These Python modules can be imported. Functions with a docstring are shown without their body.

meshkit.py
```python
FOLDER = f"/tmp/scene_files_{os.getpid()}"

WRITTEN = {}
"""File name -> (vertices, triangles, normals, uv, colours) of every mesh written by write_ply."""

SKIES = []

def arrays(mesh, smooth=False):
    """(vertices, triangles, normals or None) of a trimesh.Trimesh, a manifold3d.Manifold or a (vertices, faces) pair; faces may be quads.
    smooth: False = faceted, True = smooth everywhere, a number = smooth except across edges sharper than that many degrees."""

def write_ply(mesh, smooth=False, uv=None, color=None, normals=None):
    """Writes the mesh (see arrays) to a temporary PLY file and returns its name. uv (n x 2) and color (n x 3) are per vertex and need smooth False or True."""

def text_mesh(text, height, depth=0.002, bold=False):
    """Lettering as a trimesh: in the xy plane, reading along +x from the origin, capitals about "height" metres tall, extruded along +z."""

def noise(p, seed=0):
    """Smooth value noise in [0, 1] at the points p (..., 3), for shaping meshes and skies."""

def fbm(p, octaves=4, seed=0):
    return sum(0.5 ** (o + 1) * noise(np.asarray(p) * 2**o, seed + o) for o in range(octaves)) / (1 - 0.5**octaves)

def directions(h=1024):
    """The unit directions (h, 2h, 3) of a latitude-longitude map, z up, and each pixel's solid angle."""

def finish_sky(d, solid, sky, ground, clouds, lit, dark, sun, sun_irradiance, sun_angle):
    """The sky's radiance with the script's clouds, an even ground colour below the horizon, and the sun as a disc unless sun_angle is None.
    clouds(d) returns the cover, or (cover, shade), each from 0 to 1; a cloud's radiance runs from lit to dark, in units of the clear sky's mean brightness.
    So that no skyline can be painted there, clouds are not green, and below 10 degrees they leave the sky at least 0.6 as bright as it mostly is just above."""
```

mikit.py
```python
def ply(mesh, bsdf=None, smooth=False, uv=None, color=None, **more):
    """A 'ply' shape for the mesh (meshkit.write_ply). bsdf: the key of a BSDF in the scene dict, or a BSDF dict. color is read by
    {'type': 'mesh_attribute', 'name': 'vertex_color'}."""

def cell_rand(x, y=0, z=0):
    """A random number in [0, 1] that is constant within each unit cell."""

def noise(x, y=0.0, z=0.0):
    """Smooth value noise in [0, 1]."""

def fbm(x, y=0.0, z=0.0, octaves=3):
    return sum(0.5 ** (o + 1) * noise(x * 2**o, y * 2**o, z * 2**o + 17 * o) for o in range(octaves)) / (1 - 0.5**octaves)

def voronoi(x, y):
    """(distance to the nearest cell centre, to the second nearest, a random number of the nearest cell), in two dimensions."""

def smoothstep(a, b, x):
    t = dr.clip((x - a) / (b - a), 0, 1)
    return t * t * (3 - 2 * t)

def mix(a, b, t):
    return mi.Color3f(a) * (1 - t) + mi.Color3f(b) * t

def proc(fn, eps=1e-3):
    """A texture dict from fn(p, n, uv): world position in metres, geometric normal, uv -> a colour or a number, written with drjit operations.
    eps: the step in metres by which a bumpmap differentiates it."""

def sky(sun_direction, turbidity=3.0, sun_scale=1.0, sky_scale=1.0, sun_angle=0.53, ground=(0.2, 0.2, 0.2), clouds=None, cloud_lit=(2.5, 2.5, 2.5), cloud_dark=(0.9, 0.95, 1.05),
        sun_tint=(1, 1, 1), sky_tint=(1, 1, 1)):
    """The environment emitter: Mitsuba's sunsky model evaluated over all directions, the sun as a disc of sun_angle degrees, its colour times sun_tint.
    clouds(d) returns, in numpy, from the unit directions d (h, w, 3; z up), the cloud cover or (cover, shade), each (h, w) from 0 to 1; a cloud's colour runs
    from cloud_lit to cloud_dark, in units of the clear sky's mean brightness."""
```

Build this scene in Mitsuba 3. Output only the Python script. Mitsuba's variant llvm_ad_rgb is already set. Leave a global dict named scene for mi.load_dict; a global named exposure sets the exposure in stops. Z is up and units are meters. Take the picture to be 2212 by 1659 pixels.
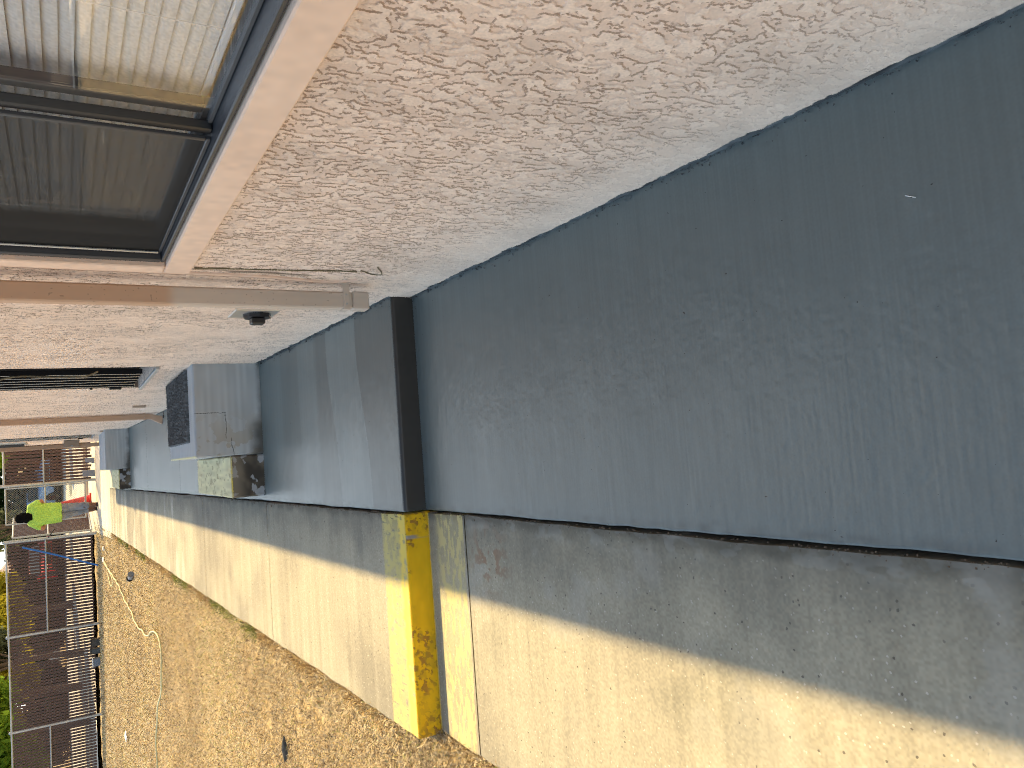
import math, random
import numpy as np, trimesh, manifold3d as m3, shapely.geometry as sg
import drjit as dr, mitsuba as mi
import mikit, meshkit
from mikit import proc, noise, fbm, voronoi, smoothstep, mix, cell_rand

T = mi.ScalarTransform4f
scene, labels = {}, {}
# ------------------------------------------------------------------ camera, sky, exposure
EYE = np.array([0, 0, 1.5])
PITCH, YAW, ROLL, FOCAL = 0.5335, 0.0845, 0.0321, 1650.06          # the picture was taken with the camera turned on its side
fwd = np.array([math.sin(YAW)*math.cos(PITCH), math.cos(YAW)*math.cos(PITCH), -math.sin(PITCH)])
rgt = np.array([math.cos(YAW), -math.sin(YAW), 0]); dwn = np.cross(fwd, rgt)
side = math.cos(ROLL)*rgt + math.sin(ROLL)*dwn
scene['camera'] = {'type': 'perspective', 'fov': math.degrees(2*math.atan(1106/FOCAL)), 'fov_axis': 'x', 'near_clip': 0.02, 'far_clip': 2000.0,
                   'to_world': T().look_at(origin=EYE.tolist(), target=(EYE+fwd).tolist(), up=side.tolist())}
SUN = np.array([0.265, 0.76, 1.0])
scene['sky_light'] = mikit.sky(SUN.tolist(), turbidity=4.0, sun_scale=0.70, sky_scale=1.0, sun_tint=(1.0, 0.88, 0.56), sky_tint=(1.16, 1.005, 0.82), ground=(0.3, 0.26, 0.2))
exposure = 3.36

# ------------------------------------------------------------------ levels and plan of the place
YS, RISE = 3.2366, 0.107                     # the step in the walkway
def gl(y): return 0.02607*y
def gu(y): return 0.02607*YS + RISE + 0.03513*(y-YS)
def W(y): return 0.694 - np.clip(0.0045*(np.asarray(y, float)-3), 0, 0.039)      # face of the wall
def PE(y): return -0.283 - 0.0045*np.clip(np.asarray(y, float)-3, 0, 20)           # edge of the paint
GE = -1.272                                   # edge of the lawn
def base(y):
    y = np.asarray(y, float)
    t = np.clip((y-YS+0.25)/0.7, 0, 1); t = t*t*(3-2*t)
    return gl(y)*(1-t) + gu(np.minimum(y, 48) + 0.25*np.maximum(y-48, 0)*0.3)*t

# ------------------------------------------------------------------ helpers
rng = np.random.default_rng(7)
def numbered(key):
    if key not in scene and key not in labels: return key
    i = 1
    while f'{key}_{i:03d}' in scene or f'{key}_{i:03d}' in labels: i += 1
    return f'{key}_{i:03d}'
def tag(key, label=None, cat=None, group=None, kind=None):
    d = labels.setdefault(key, {})
    for k, v in (('label', label), ('category', cat), ('group', group), ('kind', kind)):
        if v: d[k] = v
def obj(name, mesh, mat, parent=None, smooth=False, **kw):
    key = numbered((parent + '__' if parent else '') + name)
    scene[key] = mikit.ply(mesh, mat, smooth=smooth, **kw)
    return key
def again(name, shape, parent=None, to_world=None):
    key = numbered((parent + '__' if parent else '') + name)
    scene[key] = dict(shape) if to_world is None else {**shape, 'to_world': to_world}
    return key
def thing(name, label, cat, group=None):
    key = numbered(name); tag(key, label, cat, group); return key
def cat_(*ms): return trimesh.util.concatenate([m for m in ms if m is not None])
def hull(pts): return trimesh.convex.convex_hull(np.asarray(pts, float))
def hexa(c, b=0.003):
    """chamfered block from 8 corners: index = 4*ix + 2*iy + iz"""
    c = np.asarray(c, float); out = []
    for i in range(8):
        e = []
        for k in (4, 2, 1):
            d = c[i ^ k]-c[i]; e.append(d/max(np.linalg.norm(d), 1e-9))
        out += [c[i]+b*(e[0]+e[1]), c[i]+b*(e[0]+e[2]), c[i]+b*(e[1]+e[2])]
    return hull(out)
def box(x0, x1, y0, y1, z0, z1, b=0.003):
    return hexa([[x, y, z] for x in (x0, x1) for y in (y0, y1) for z in (z0, z1)], b)
def cyl(p0, p1, r0, r1=None, n=12):
    r1 = r0 if r1 is None else r1
    p0, p1 = np.asarray(p0, float), np.asarray(p1, float); a = p1-p0; a /= np.linalg.norm(a)
    u = np.cross(a, [0, 0, 1] if abs(a[2]) < .9 else [1, 0, 0]); u /= np.linalg.norm(u); v = np.cross(a, u)
    t = np.arange(n)*2*np.pi/n; ring = np.cos(t)[:, None]*u + np.sin(t)[:, None]*v
    V = np.vstack([p0+r0*ring, p1+r1*ring, [p0], [p1]]); i = np.arange(n); j = (i+1) % n
    F = np.vstack([np.stack([i, j, j+n], 1), np.stack([i, j+n, i+n], 1), np.stack([j, i, i*0+2*n], 1), np.stack([i+n, j+n, i*0+2*n+1], 1)])
    return trimesh.Trimesh(V, F, process=False)
def tube(pts, r, n=8, rs=None):
    p = np.asarray(pts, float); t = np.gradient(p, axis=0); t /= np.linalg.norm(t, axis=1, keepdims=True)+1e-12
    ref = np.array([0.13, 0.21, 0.97]); a = np.cross(t, ref); a /= np.linalg.norm(a, axis=1, keepdims=True)+1e-9; b = np.cross(t, a)
    th = np.arange(n)*2*np.pi/n; R = np.broadcast_to(r if rs is None else rs, (len(p),))
    V = (p[:, None]+R[:, None, None]*(np.cos(th)[None, :, None]*a[:, None]+np.sin(th)[None, :, None]*b[:, None])).reshape(-1, 3)
    i, j = [q.ravel() for q in np.meshgrid(np.arange(len(p)-1), np.arange(n), indexing='ij')]; k = (j+1) % n
    F = np.vstack([np.stack([i*n+j, (i+1)*n+k, i*n+k], 1), np.stack([i*n+j, (i+1)*n+j, (i+1)*n+k], 1)])
    e = len(p)-1
    F = np.vstack([F] + [[[0, q, q+1] for q in range(1, n-1)]] + [[[e*n, e*n+q+1, e*n+q] for q in range(1, n-1)]])
    return trimesh.Trimesh(V, F, process=False)
def spline(pts, n):
    from scipy.interpolate import CubicSpline
    p = np.asarray(pts, float); s = np.r_[0, np.cumsum(np.linalg.norm(np.diff(p, axis=0), axis=1))]
    return CubicSpline(s, p)(np.linspace(0, s[-1], n))
def grid(X, Y, Z):
    ny, nx = X.shape; V = np.stack([X, Y, Z], -1).reshape(-1, 3)
    i, j = np.meshgrid(np.arange(ny-1), np.arange(nx-1), indexing='ij'); a = (i*nx+j).ravel()
    return trimesh.Trimesh(V, np.vstack([np.stack([a, a+1, a+nx+1], 1), np.stack([a, a+nx+1, a+nx], 1)]), process=False)
def soft(parts, ln=0.02, it=8):
    """one smooth body out of bones: each (p0, r0, p1, r1)"""
    ms = []
    for p0, r0, p1, r1 in parts:
        s0 = m3.Manifold.sphere(r0, 14).translate(list(map(float, p0))); s1 = m3.Manifold.sphere(r1, 14).translate(list(map(float, p1)))
        ms.append(m3.Manifold.batch_hull([s0, s1]))
    m = ms[0]
    for q in ms[1:]: m = m + q
    a = m.refine_to_length(ln).to_mesh(); t = trimesh.Trimesh(a.vert_properties[:, :3], a.tri_verts, process=True)
    return trimesh.smoothing.filter_taubin(t, iterations=it)

# ------------------------------------------------------------------ materials
def rgb(c): return {'type': 'rgb', 'value': list(map(float, c))}
def mat(name, color, rough=0.7, bump=None, bscale=1.0, eps=1e-3, two=True, **kw):
    b = {'type': 'principled', 'base_color': proc(color) if callable(color) else rgb(color), 'roughness': rough if not callable(rough) else proc(rough), 'specular': kw.pop('spec', 0.4), **kw}
    if bump is not None: b = {'type': 'bumpmap', 'arbitrary': proc(bump, eps), 'scale': bscale, 'bsdf': b}
    scene[name] = {'type': 'twosided', 'bsdf': b} if two else b
    return name
def C(*c): return mi.Color3f(*c)

def stucco_f(p):
    wx = noise(p.y*24, p.z*24, 1.3)*0.024; wz = noise(p.y*24, p.z*24, 7.7)*0.024
    return fbm((p.y+wx)*98, (p.z+wz)*60, 3.1, 3)
def stucco_low(p): return smoothstep(0.36, 0.12, p.z-0.03*p.y + 0.12*noise(p.y*3, p.z*3, 2.0))
def stucco_col(p, n, uv):
    f = stucco_f(p); low = stucco_low(p)
    plate = smoothstep(0.50, 0.52, f)
    c = mix((0.665, 0.51, 0.395), (0.735, 0.58, 0.455), plate)
    c = c*mix((1, 1, 1), (0.60, 0.54, 0.50), smoothstep(0.97, 0.80, dr.abs(n.x))*smoothstep(2.87, 2.86, p.y)*smoothstep(0.25, 0.5, noise(p.y*40, p.z*30, 3.0)))  # crease shade on the sides of the plateaus, put into the colour
    c = c*(0.90+0.2*fbm(p.y*1.3, p.z*1.3, 5.0, 3))
    c = c*(0.90+0.20*noise(p.y*260, p.z*260, p.x*260))
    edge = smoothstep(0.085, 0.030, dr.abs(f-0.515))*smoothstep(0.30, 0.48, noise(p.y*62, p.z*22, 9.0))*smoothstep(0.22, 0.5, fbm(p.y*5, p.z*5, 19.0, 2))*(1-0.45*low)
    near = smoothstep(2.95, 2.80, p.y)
    c = mix(c, (0.22, 0.145, 0.105), (0.92-0.72*near)*edge)  # shade lines of the trowelled edges painted in, stronger beyond the near wall
    c = mix(c, (0.65, 0.525, 0.42), 0.5*smoothstep(0.55, 0.0, p.z-0.03*p.y))
    # rusty dirt that has run down next to the window boards and the caulked joint
    d1 = smoothstep(0.035, 0.0, dr.abs(p.y-2.90+0.02*noise(p.z*6, 2.0)))*smoothstep(0.0, 0.25, noise(p.y*30, p.z*7, 4.0)-0.3)
    d1 = d1*smoothstep(0.45, 0.6, p.z)
    c = mix(c, (0.10, 0.07, 0.05), 0.85*d1)
    d2 = smoothstep(0.012, 0.0, dr.abs(p.z-1.094))*smoothstep(2.86, 2.80, p.y)
    c = mix(c, (0.22, 0.12, 0.05), 0.7*d2*noise(p.y*25, p.z*40, 1.0))
    d3 = smoothstep(0.03, 0.0, dr.abs(p.y-10.85+0.02*noise(p.z*6, 5.0)))*smoothstep(0.3, 0.6, noise(p.y*20, p.z*5, 8.0))
    c = mix(c, (0.12, 0.08, 0.06), 0.7*d3)
    c = c*(1-0.10*smoothstep(0.5, 0.72, fbm(p.y*7, p.z*4, 12.0, 3)))
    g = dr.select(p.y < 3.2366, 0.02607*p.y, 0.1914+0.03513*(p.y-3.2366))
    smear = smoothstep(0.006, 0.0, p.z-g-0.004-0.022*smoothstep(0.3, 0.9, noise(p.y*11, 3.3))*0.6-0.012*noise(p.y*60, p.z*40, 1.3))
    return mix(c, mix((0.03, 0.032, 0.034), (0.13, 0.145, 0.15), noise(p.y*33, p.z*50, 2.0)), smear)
def stucco_bump(p, n, uv):
    f = stucco_f(p); low = stucco_low(p)
    return (smoothstep(0.49, 0.535, f)*(1-0.6*low))*smoothstep(2.80, 2.95, p.y) + 0.16*noise(p.y*230, p.z*230, p.x*230)*(1+low) + 0.12*fbm(p.y*60, p.z*60, 1.0, 2)
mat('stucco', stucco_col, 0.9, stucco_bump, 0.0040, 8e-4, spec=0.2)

def paint_col(p, n, uv):
    c = mix((0.094, 0.115, 0.113), (0.118, 0.144, 0.141), fbm(p.x*0.9, p.y*1.7, 2.0, 3))
    c = c*(0.97+0.06*noise(p.x*1.2, p.y*46, 4.0))*(0.95+0.10*noise(p.x*5, p.y*210, 1.0))
    c = c*(0.96+0.08*noise(p.x*240, p.y*240, 5.0))
    # coats of different thickness on the upper slab
    yy = p.y+0.05*noise(p.x*2.2, 3.0)-0.10*smoothstep(-0.3, 0.7, p.x)
    coat = smoothstep(3.62, 3.625, yy)-0.9*smoothstep(4.05, 4.07, yy-0.02*p.x)+0.8*smoothstep(4.30, 4.40, p.y)-0.5*smoothstep(4.66, 4.72, p.y)+0.5*smoothstep(5.0, 5.1, p.y)
    up = smoothstep(3.25, 3.26, p.y)
    c = c*(1.0+up*(0.42*coat-0.16))
    sp = noise(p.x*71, p.y*71, 8.0)
    c = mix(c, (0.02, 0.02, 0.02), smoothstep(0.985, 0.992, sp))
    for j in (9.14, 11.81):
        c = mix(c, (0.02, 0.025, 0.028), smoothstep(0.014, 0.006, dr.abs(p.y-j)))
    riser_face = smoothstep(-0.35, -0.7, n.y)
    c = mix(c, (0.030, 0.026, 0.022), riser_face*smoothstep(3.0, 3.1, p.y)*smoothstep(3.4, 3.3, p.y))  # front face of the step is a darker brown
    edge = smoothstep(0.035, 0.0, p.x-(-0.283-0.0045*dr.maximum(p.y-3, 0))-0.012*noise(p.y*12, 4.0))
    return mix(c, (0.04, 0.045, 0.045), 0.5*edge*noise(p.x*60, p.y*25, 2.0))
def paint_rough(p, n, uv): return 0.33+0.07*fbm(p.x*2.0, p.y*9, 6.0, 2)
def paint_bump(p, n, uv):
    return 0.5*noise(p.x*7, p.y*120, 1.0)+1.6*fbm(p.x*14, p.y*22, 5.0, 2)+0.55*noise(p.x*75, p.y*90, 2.0)
mat('grey_floor_paint', paint_col, paint_rough, paint_bump, 0.0011, 1e-3, spec=0.5)

def conc_col(p, n, uv):
    big = fbm(p.x*1.6, p.y*1.6, 3.0, 4)
    c = mix((0.225, 0.211, 0.170), (0.318, 0.298, 0.228), smoothstep(0.3, 0.7, big))
    streak = noise(p.x*0.8, p.y*16, 4.0)*0.6+noise(p.x*2.5, p.y*60, 2.0)*0.4
    c = c*(0.82+0.36*streak)
    c = mix(c, (0.46, 0.43, 0.36), smoothstep(0.66, 0.80, noise(p.x*0.7, p.y*5.0, 7.0))*0.6*smoothstep(7.0, 10.0, p.y))
    gx = noise(p.x*150, p.y*150, 6.0); c = c*(0.86+0.28*gx)
    s1, s2, r = voronoi(p.x*62+0.9*noise(p.x*21, p.y*21, 1.0), p.y*62+0.9*noise(p.x*21, p.y*21, 5.0))
    c = mix(c, (0.55, 0.52, 0.46), smoothstep(0.20, 0.12, s1)*smoothstep(0.88, 0.93, r)*0.6)
    c = mix(c, (0.07, 0.06, 0.05), smoothstep(0.24, 0.14, s1)*smoothstep(0.03, 0.02, r)*0.7)
    # damp, mossy dirt along the painted edge; rust by the step
    pe = -0.283-0.0045*dr.maximum(p.y-3, 0)
    dd = pe-p.x
    dirt = smoothstep(0.30, 0.0, dd+0.20*(fbm(p.x*6, p.y*6, 8.0, 3)-0.5))
    c = mix(c, (0.115, 0.118, 0.105), 0.62*dirt)
    c = mix(c, (0.30, 0.31, 0.29), 0.5*smoothstep(0.10, 0.03, dd)*smoothstep(0.5, 0.62, fbm(p.x*30, p.y*18, 3.0, 3))*smoothstep(3.3, 3.0, p.y))
    c = mix(c, (0.05, 0.05, 0.042), 0.55*smoothstep(0.05, 0.0, dd-0.05*fbm(p.x*14, p.y*14, 2.0, 2)+0.01))
    lowp = smoothstep(3.0, 2.8, p.y)
    blot = smoothstep(0.50, 0.66, fbm(p.x*2.6+4, p.y*2.6, 5.0, 3))
    c = mix(c, c*C(0.72, 0.74, 0.75), blot*lowp*0.6*smoothstep(0.80, 0.4, dd))
    c = mix(c, (0.36, 0.36, 0.33), 0.28*lowp*smoothstep(0.58, 0.70, fbm(p.x*5+2, p.y*5, 15.0, 4))*smoothstep(0.75, 0.3, dd))
    rust = smoothstep(0.20, 0.0, dr.sqrt(dr.square(p.x+0.47)+dr.square((p.y-2.70)*0.9)))*smoothstep(0.50, 0.62, fbm(p.x*30, p.y*30, 1.0, 3))
    c = mix(c, (0.20, 0.095, 0.045), 0.6*rust)
    # yellow safety paint: worn band on the tread, full coat on the riser, thin wash on the floor below
    wn = fbm(p.x*38, p.y*38, p.z*38, 3); ws = noise(p.x*90, p.y*26, 2.0)
    tread = smoothstep(3.22, 3.235, p.y)
    band = tread*smoothstep(3.515+0.012*noise(p.x*9, 2.0), 3.505, p.y)
    nose = tread*smoothstep(3.335+0.02*noise(p.x*14, 6.0), 3.31, p.y+0.02*noise(p.x*60, p.y*20, 3.0))
    c = mix(c, (0.50, 0.44, 0.16), band*(0.45+0.35*smoothstep(0.42, 0.56, wn))*smoothstep(0.16, 0.34, ws+0.1))
    c = mix(c, (0.64, 0.50, 0.10), 0.85*nose*smoothstep(0.38, 0.50, wn+0.08))
    riser = smoothstep(-0.3, -0.6, n.y)*smoothstep(3.1, 3.2, p.y)*smoothstep(3.4, 3.3, p.y)
    qa = 0.8*p.x+0.6*p.z+0.012*noise(p.x*60, p.z*60, 3.0); qb = 0.8*p.z-0.6*p.x+0.012*noise(p.x*60, p.z*60, 8.0)
    chips = smoothstep(0.56, 0.61, fbm(qa*60, qb*75, 4.0, 4)+0.07*smoothstep(-0.85, -1.25, p.x)-0.02)
    clus = smoothstep(0.34, 0.56, fbm(p.x*7, p.z*9, 21.0, 2)+0.12*smoothstep(-0.85, -1.25, p.x))
    rc = mix((0.64, 0.39, 0.010), (0.27, 0.135, 0.025), chips*clus*0.9)
    rc = mix(rc, (0.40, 0.25, 0.02), 0.5*clus*smoothstep(0.45, 0.6, fbm(p.x*30, p.z*40, 31.0, 3)))
    rc = rc*(0.88+0.24*fbm(p.x*14, p.z*30, 2.0, 3))
    rc = mix(rc, (0.27, 0.25, 0.22), smoothstep(0.012, 0.004, dr.abs(p.x+0.40))*smoothstep(0.45, 0.6, noise(p.x*30, p.z*9, 1.0)+0.2))
    c = mix(c, rc, riser)
    wash = smoothstep(3.0, 3.24, p.y)*0+smoothstep(2.895, 2.905, p.y)*smoothstep(3.20, 3.12, p.y+0.02*noise(p.x*9, 3.0))
    c = mix(c, (0.50, 0.44, 0.20), wash*(0.25+0.55*smoothstep(0.42, 0.60, fbm(p.x*24, p.y*60, 7.0, 3))))
    return c
def conc_bump(p, n, uv):
    s1, s2, r = voronoi(p.x*70, p.y*70)
    return 0.6*fbm(p.x*55, p.y*55, p.z*55, 3)+0.35*noise(p.x*170, p.y*170, 1.0)-0.8*smoothstep(0.25, 0.1, s1)*smoothstep(0.25, 0.2, r)+0.25*noise(p.x*8, p.y*90, 3.0)
mat('old_concrete', conc_col, 0.9, conc_bump, 0.0016, 1e-3, spec=0.25)

def drive_col(p, n, uv):
    c = mix((0.40, 0.36, 0.28), (0.54, 0.49, 0.40), fbm(p.x*1.1, p.y*0.9, 2.0, 4))
    c = c*(0.9+0.2*noise(p.x*0.7, p.y*9, 3.0))
    return mix(c, (0.10, 0.12, 0.10), smoothstep(1.0, 0.8, dr.sqrt(dr.square((p.x+0.6)/0.33)+dr.square((p.y-34.7)/1.3)))*0.85)
mat('pale_concrete', drive_col, 0.9, spec=0.2)

def soil_col(p, n, uv):
    c = mix((0.24, 0.175, 0.095), (0.44, 0.34, 0.19), fbm(p.x*5, p.y*5, 2.0, 4))
    c = mix(c, (0.40, 0.30, 0.15), smoothstep(0.5, 0.7, fbm(p.x*2.0, p.y*2.0, 9.0, 3))*0.7)
    c = c*(0.65+0.7*noise(p.x*90, p.y*90, 4.0))
    return c
mat('dry_soil', soil_col, 0.95, lambda p, n, uv: fbm(p.x*40, p.y*40, 1.0, 3), 0.01, 3e-3, spec=0.15)
scene['straw'] = {'type': 'twosided', 'bsdf': {'type': 'principled', 'base_color': {'type': 'mesh_attribute', 'name': 'vertex_color'}, 'roughness': 0.8, 'specular': 0.2}}

def landing_col(p, n, uv):
    far = smoothstep(9.0, 10.0, p.y)
    q = p.y-dr.select(p.y > 9, 13.9, 5.5925)
    c = mix((0.34, 0.347, 0.342), (0.415, 0.42, 0.41), fbm(p.x*4, p.y*4, p.z*5, 3))
    c = c*(0.88+0.24*noise(p.x*3, p.y*60, p.z*45))
    front = smoothstep(-0.4, -0.7, n.y)
    pb = fbm(0.8*p.x*13+0.6*p.z*13, 0.8*p.z*13-0.6*p.x*13, 6.0+far*3, 4)
    outer = smoothstep(0.42, 0.08, p.x)
    c = mix(c, (0.30, 0.25, 0.18), front*smoothstep(0.56, 0.60, pb+0.04*outer)*outer*(1-far)*0.6)
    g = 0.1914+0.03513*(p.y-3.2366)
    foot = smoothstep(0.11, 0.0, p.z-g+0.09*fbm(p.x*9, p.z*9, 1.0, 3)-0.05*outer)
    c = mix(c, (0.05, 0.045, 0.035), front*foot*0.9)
    # hairline cracks
    k1 = dr.abs(p.z-0.62+0.3*0+0.012*noise(p.x*20, 1.0)) + 10*(p.x > 0.42) + 10*(p.x < 0.13)
    k1 = dr.select((p.x > 0.16) & (p.x < 0.34), dr.abs(p.z-0.515+0.012*(noise(p.x*22, 3.0)-0.5)), 9.0)
    k2 = dr.select((p.z > 0.515) & (p.z < 0.76), dr.abs(p.x-0.34+0.012*(noise(p.z*22, 5.0)-0.5)), 9.0)
    k3 = dr.select((p.x > 0.03) & (p.x < 0.16), dr.abs(p.z-0.49-0.15*(p.x-0.16)+0.012*(noise(p.x*25, 8.0)-0.5)), 9.0)
    c = mix(c, (0.05, 0.05, 0.05), (1-far)*front*smoothstep(0.0032, 0.0012, dr.minimum(dr.minimum(k1, k2), k3))*0.8)
    # yellow line left along the outer top edge
    top = smoothstep(0.5, 0.8, n.z)
    c = mix(c, (0.55, 0.50, 0.22), smoothstep(0.022, 0.010, p.x-dr.select(p.y > 9, 0.004, 0.037)+0.006*noise(p.y*30, 1.0))*top*0.85)
    c = mix(c, (0.28, 0.31, 0.34), top*smoothstep(0.07, 0.03, q)*0.6)
    return c
mat('landing_paint', landing_col, 0.75, lambda p, n, uv: fbm(p.x*26, p.y*26, p.z*26, 3)+0.5*noise(p.x*4, p.y*90, p.z*80), 0.0028, 1.5e-3, spec=0.3)
def step_col(p, n, uv):
    far = p.y > 9
    top = smoothstep(0.5, 0.8, n.z); x0 = dr.select(far, -0.322, -0.2585); y0 = dr.select(far, 13.9, 5.5925)
    c = mix((0.50, 0.46, 0.29), (0.62, 0.57, 0.33), fbm(p.x*9, p.y*7, 3.0, 3))*(0.85+0.3*noise(p.x*50, p.y*7, 1.0))
    c = mix(c, (0.25, 0.22, 0.13), smoothstep(0.62, 0.70, fbm(p.x*30, p.y*14, 6.0, 3))*0.6)
    line = smoothstep(0.016, 0.006, dr.minimum(p.y-y0, 0.9)+0.005*noise(p.x*40, 2.0))
    c = mix(c, (0.66, 0.50, 0.05), line)
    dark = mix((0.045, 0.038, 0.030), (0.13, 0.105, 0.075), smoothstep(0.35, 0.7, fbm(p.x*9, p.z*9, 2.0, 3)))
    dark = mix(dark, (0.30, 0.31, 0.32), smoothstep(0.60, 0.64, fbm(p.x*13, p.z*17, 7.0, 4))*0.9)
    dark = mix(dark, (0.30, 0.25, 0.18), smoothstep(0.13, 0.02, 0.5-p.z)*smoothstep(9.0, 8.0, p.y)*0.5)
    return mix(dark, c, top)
mat('step_paint', step_col, 0.8, lambda p, n, uv: fbm(p.x*30, p.y*30, p.z*30, 3), 0.003, 1.5e-3, spec=0.3)

mat('peach_board', lambda p, n, uv: mix((0.66, 0.47, 0.345), (0.72, 0.53, 0.395), fbm(p.y*3, p.z*3, p.x*20, 3))*(0.94+0.12*noise(p.y*40, p.z*40, 1.0)), 0.65, spec=0.35)
def spout_col(p, n, uv):
    c = mix((0.46, 0.37, 0.29), (0.53, 0.435, 0.345), fbm(p.y*6, p.z*2, p.x*9, 3))*(0.92+0.16*noise(p.x*60, p.z*5, p.y*60))
    c = mix(c, (0.46, 0.295, 0.19), smoothstep(1.12, 1.17, p.z+0.02*noise(p.x*40, p.z*10, 3.0))*smoothstep(4.0, 3.9, p.y)+smoothstep(9.0, 9.2, p.y))
    return mix(c, (0.08, 0.06, 0.05), smoothstep(0.90, 0.94, noise(p.x*120, p.z*120, p.y*120))*0.4)
mat('tan_metal', spout_col, 0.55, spec=0.4)
mat('dark_frame', lambda p, n, uv: mix((0.020, 0.021, 0.025), (0.040, 0.040, 0.042), fbm(p.y*9, p.z*9, p.x*30, 3)), 0.42, spec=0.5)
mat('grey_frame', lambda p, n, uv: mix((0.040, 0.039, 0.040), (0.075, 0.070, 0.066), fbm(p.y*12, p.z*12, p.x*30, 3)), 0.5, spec=0.5)
mat('aluminium', (0.62, 0.61, 0.58), 0.38, metallic=0.9)
mat('black_plastic', (0.012, 0.012, 0.013), 0.35, spec=0.5)
mat('dark_door', (0.006, 0.006, 0.007), 0.7, spec=0.05)
mat('dark_stile', (0.010, 0.010, 0.011), 0.6, spec=0.1)
mat('room_wall', (0.16, 0.15, 0.14), 0.9)
mat('blind_cloth', lambda p, n, uv: C(0.60, 0.60, 0.58)*(0.9+0.2*noise(p.y*200, p.z*200, 1.0)), 0.8, spec=0.2)
scene['pane'] = {'type': 'thindielectric', 'int_ior': 1.8}
scene['insect_mesh'] = {'type': 'blendbsdf', 'weight': 0.64, 'a': {'type': 'null'}, 'b': {'type': 'twosided', 'bsdf': {'type': 'diffuse', 'reflectance': rgb((0.05, 0.048, 0.045))}}}
def rubber_bump(p, n, uv): return noise(p.x*160, p.y*160, 1.0)
mat('rubber', lambda p, n, uv: C(0.075, 0.080, 0.082)*(0.4+1.2*noise(p.x*60, p.y*60, 2.0)), 0.65, spec=0.4)
mat('galvanised', lambda p, n, uv: mix((0.30, 0.31, 0.31), (0.46, 0.47, 0.46), fbm(p.x*14, p.y*14, p.z*14, 3)), 0.45, metallic=0.5)
mat('mesh_wire', (0.30, 0.30, 0.30), 0.5, metallic=0.4)
mat('brown_slat', lambda p, n, uv: C(0.068, 0.033, 0.025)*(0.8+0.4*noise(p.x*9, p.z*3, 2.0)), 0.55, spec=0.4)
mat('slate_board', (0.16, 0.18, 0.21), 0.7)
mat('white_plastic', (0.72, 0.72, 0.70), 0.5)
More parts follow.
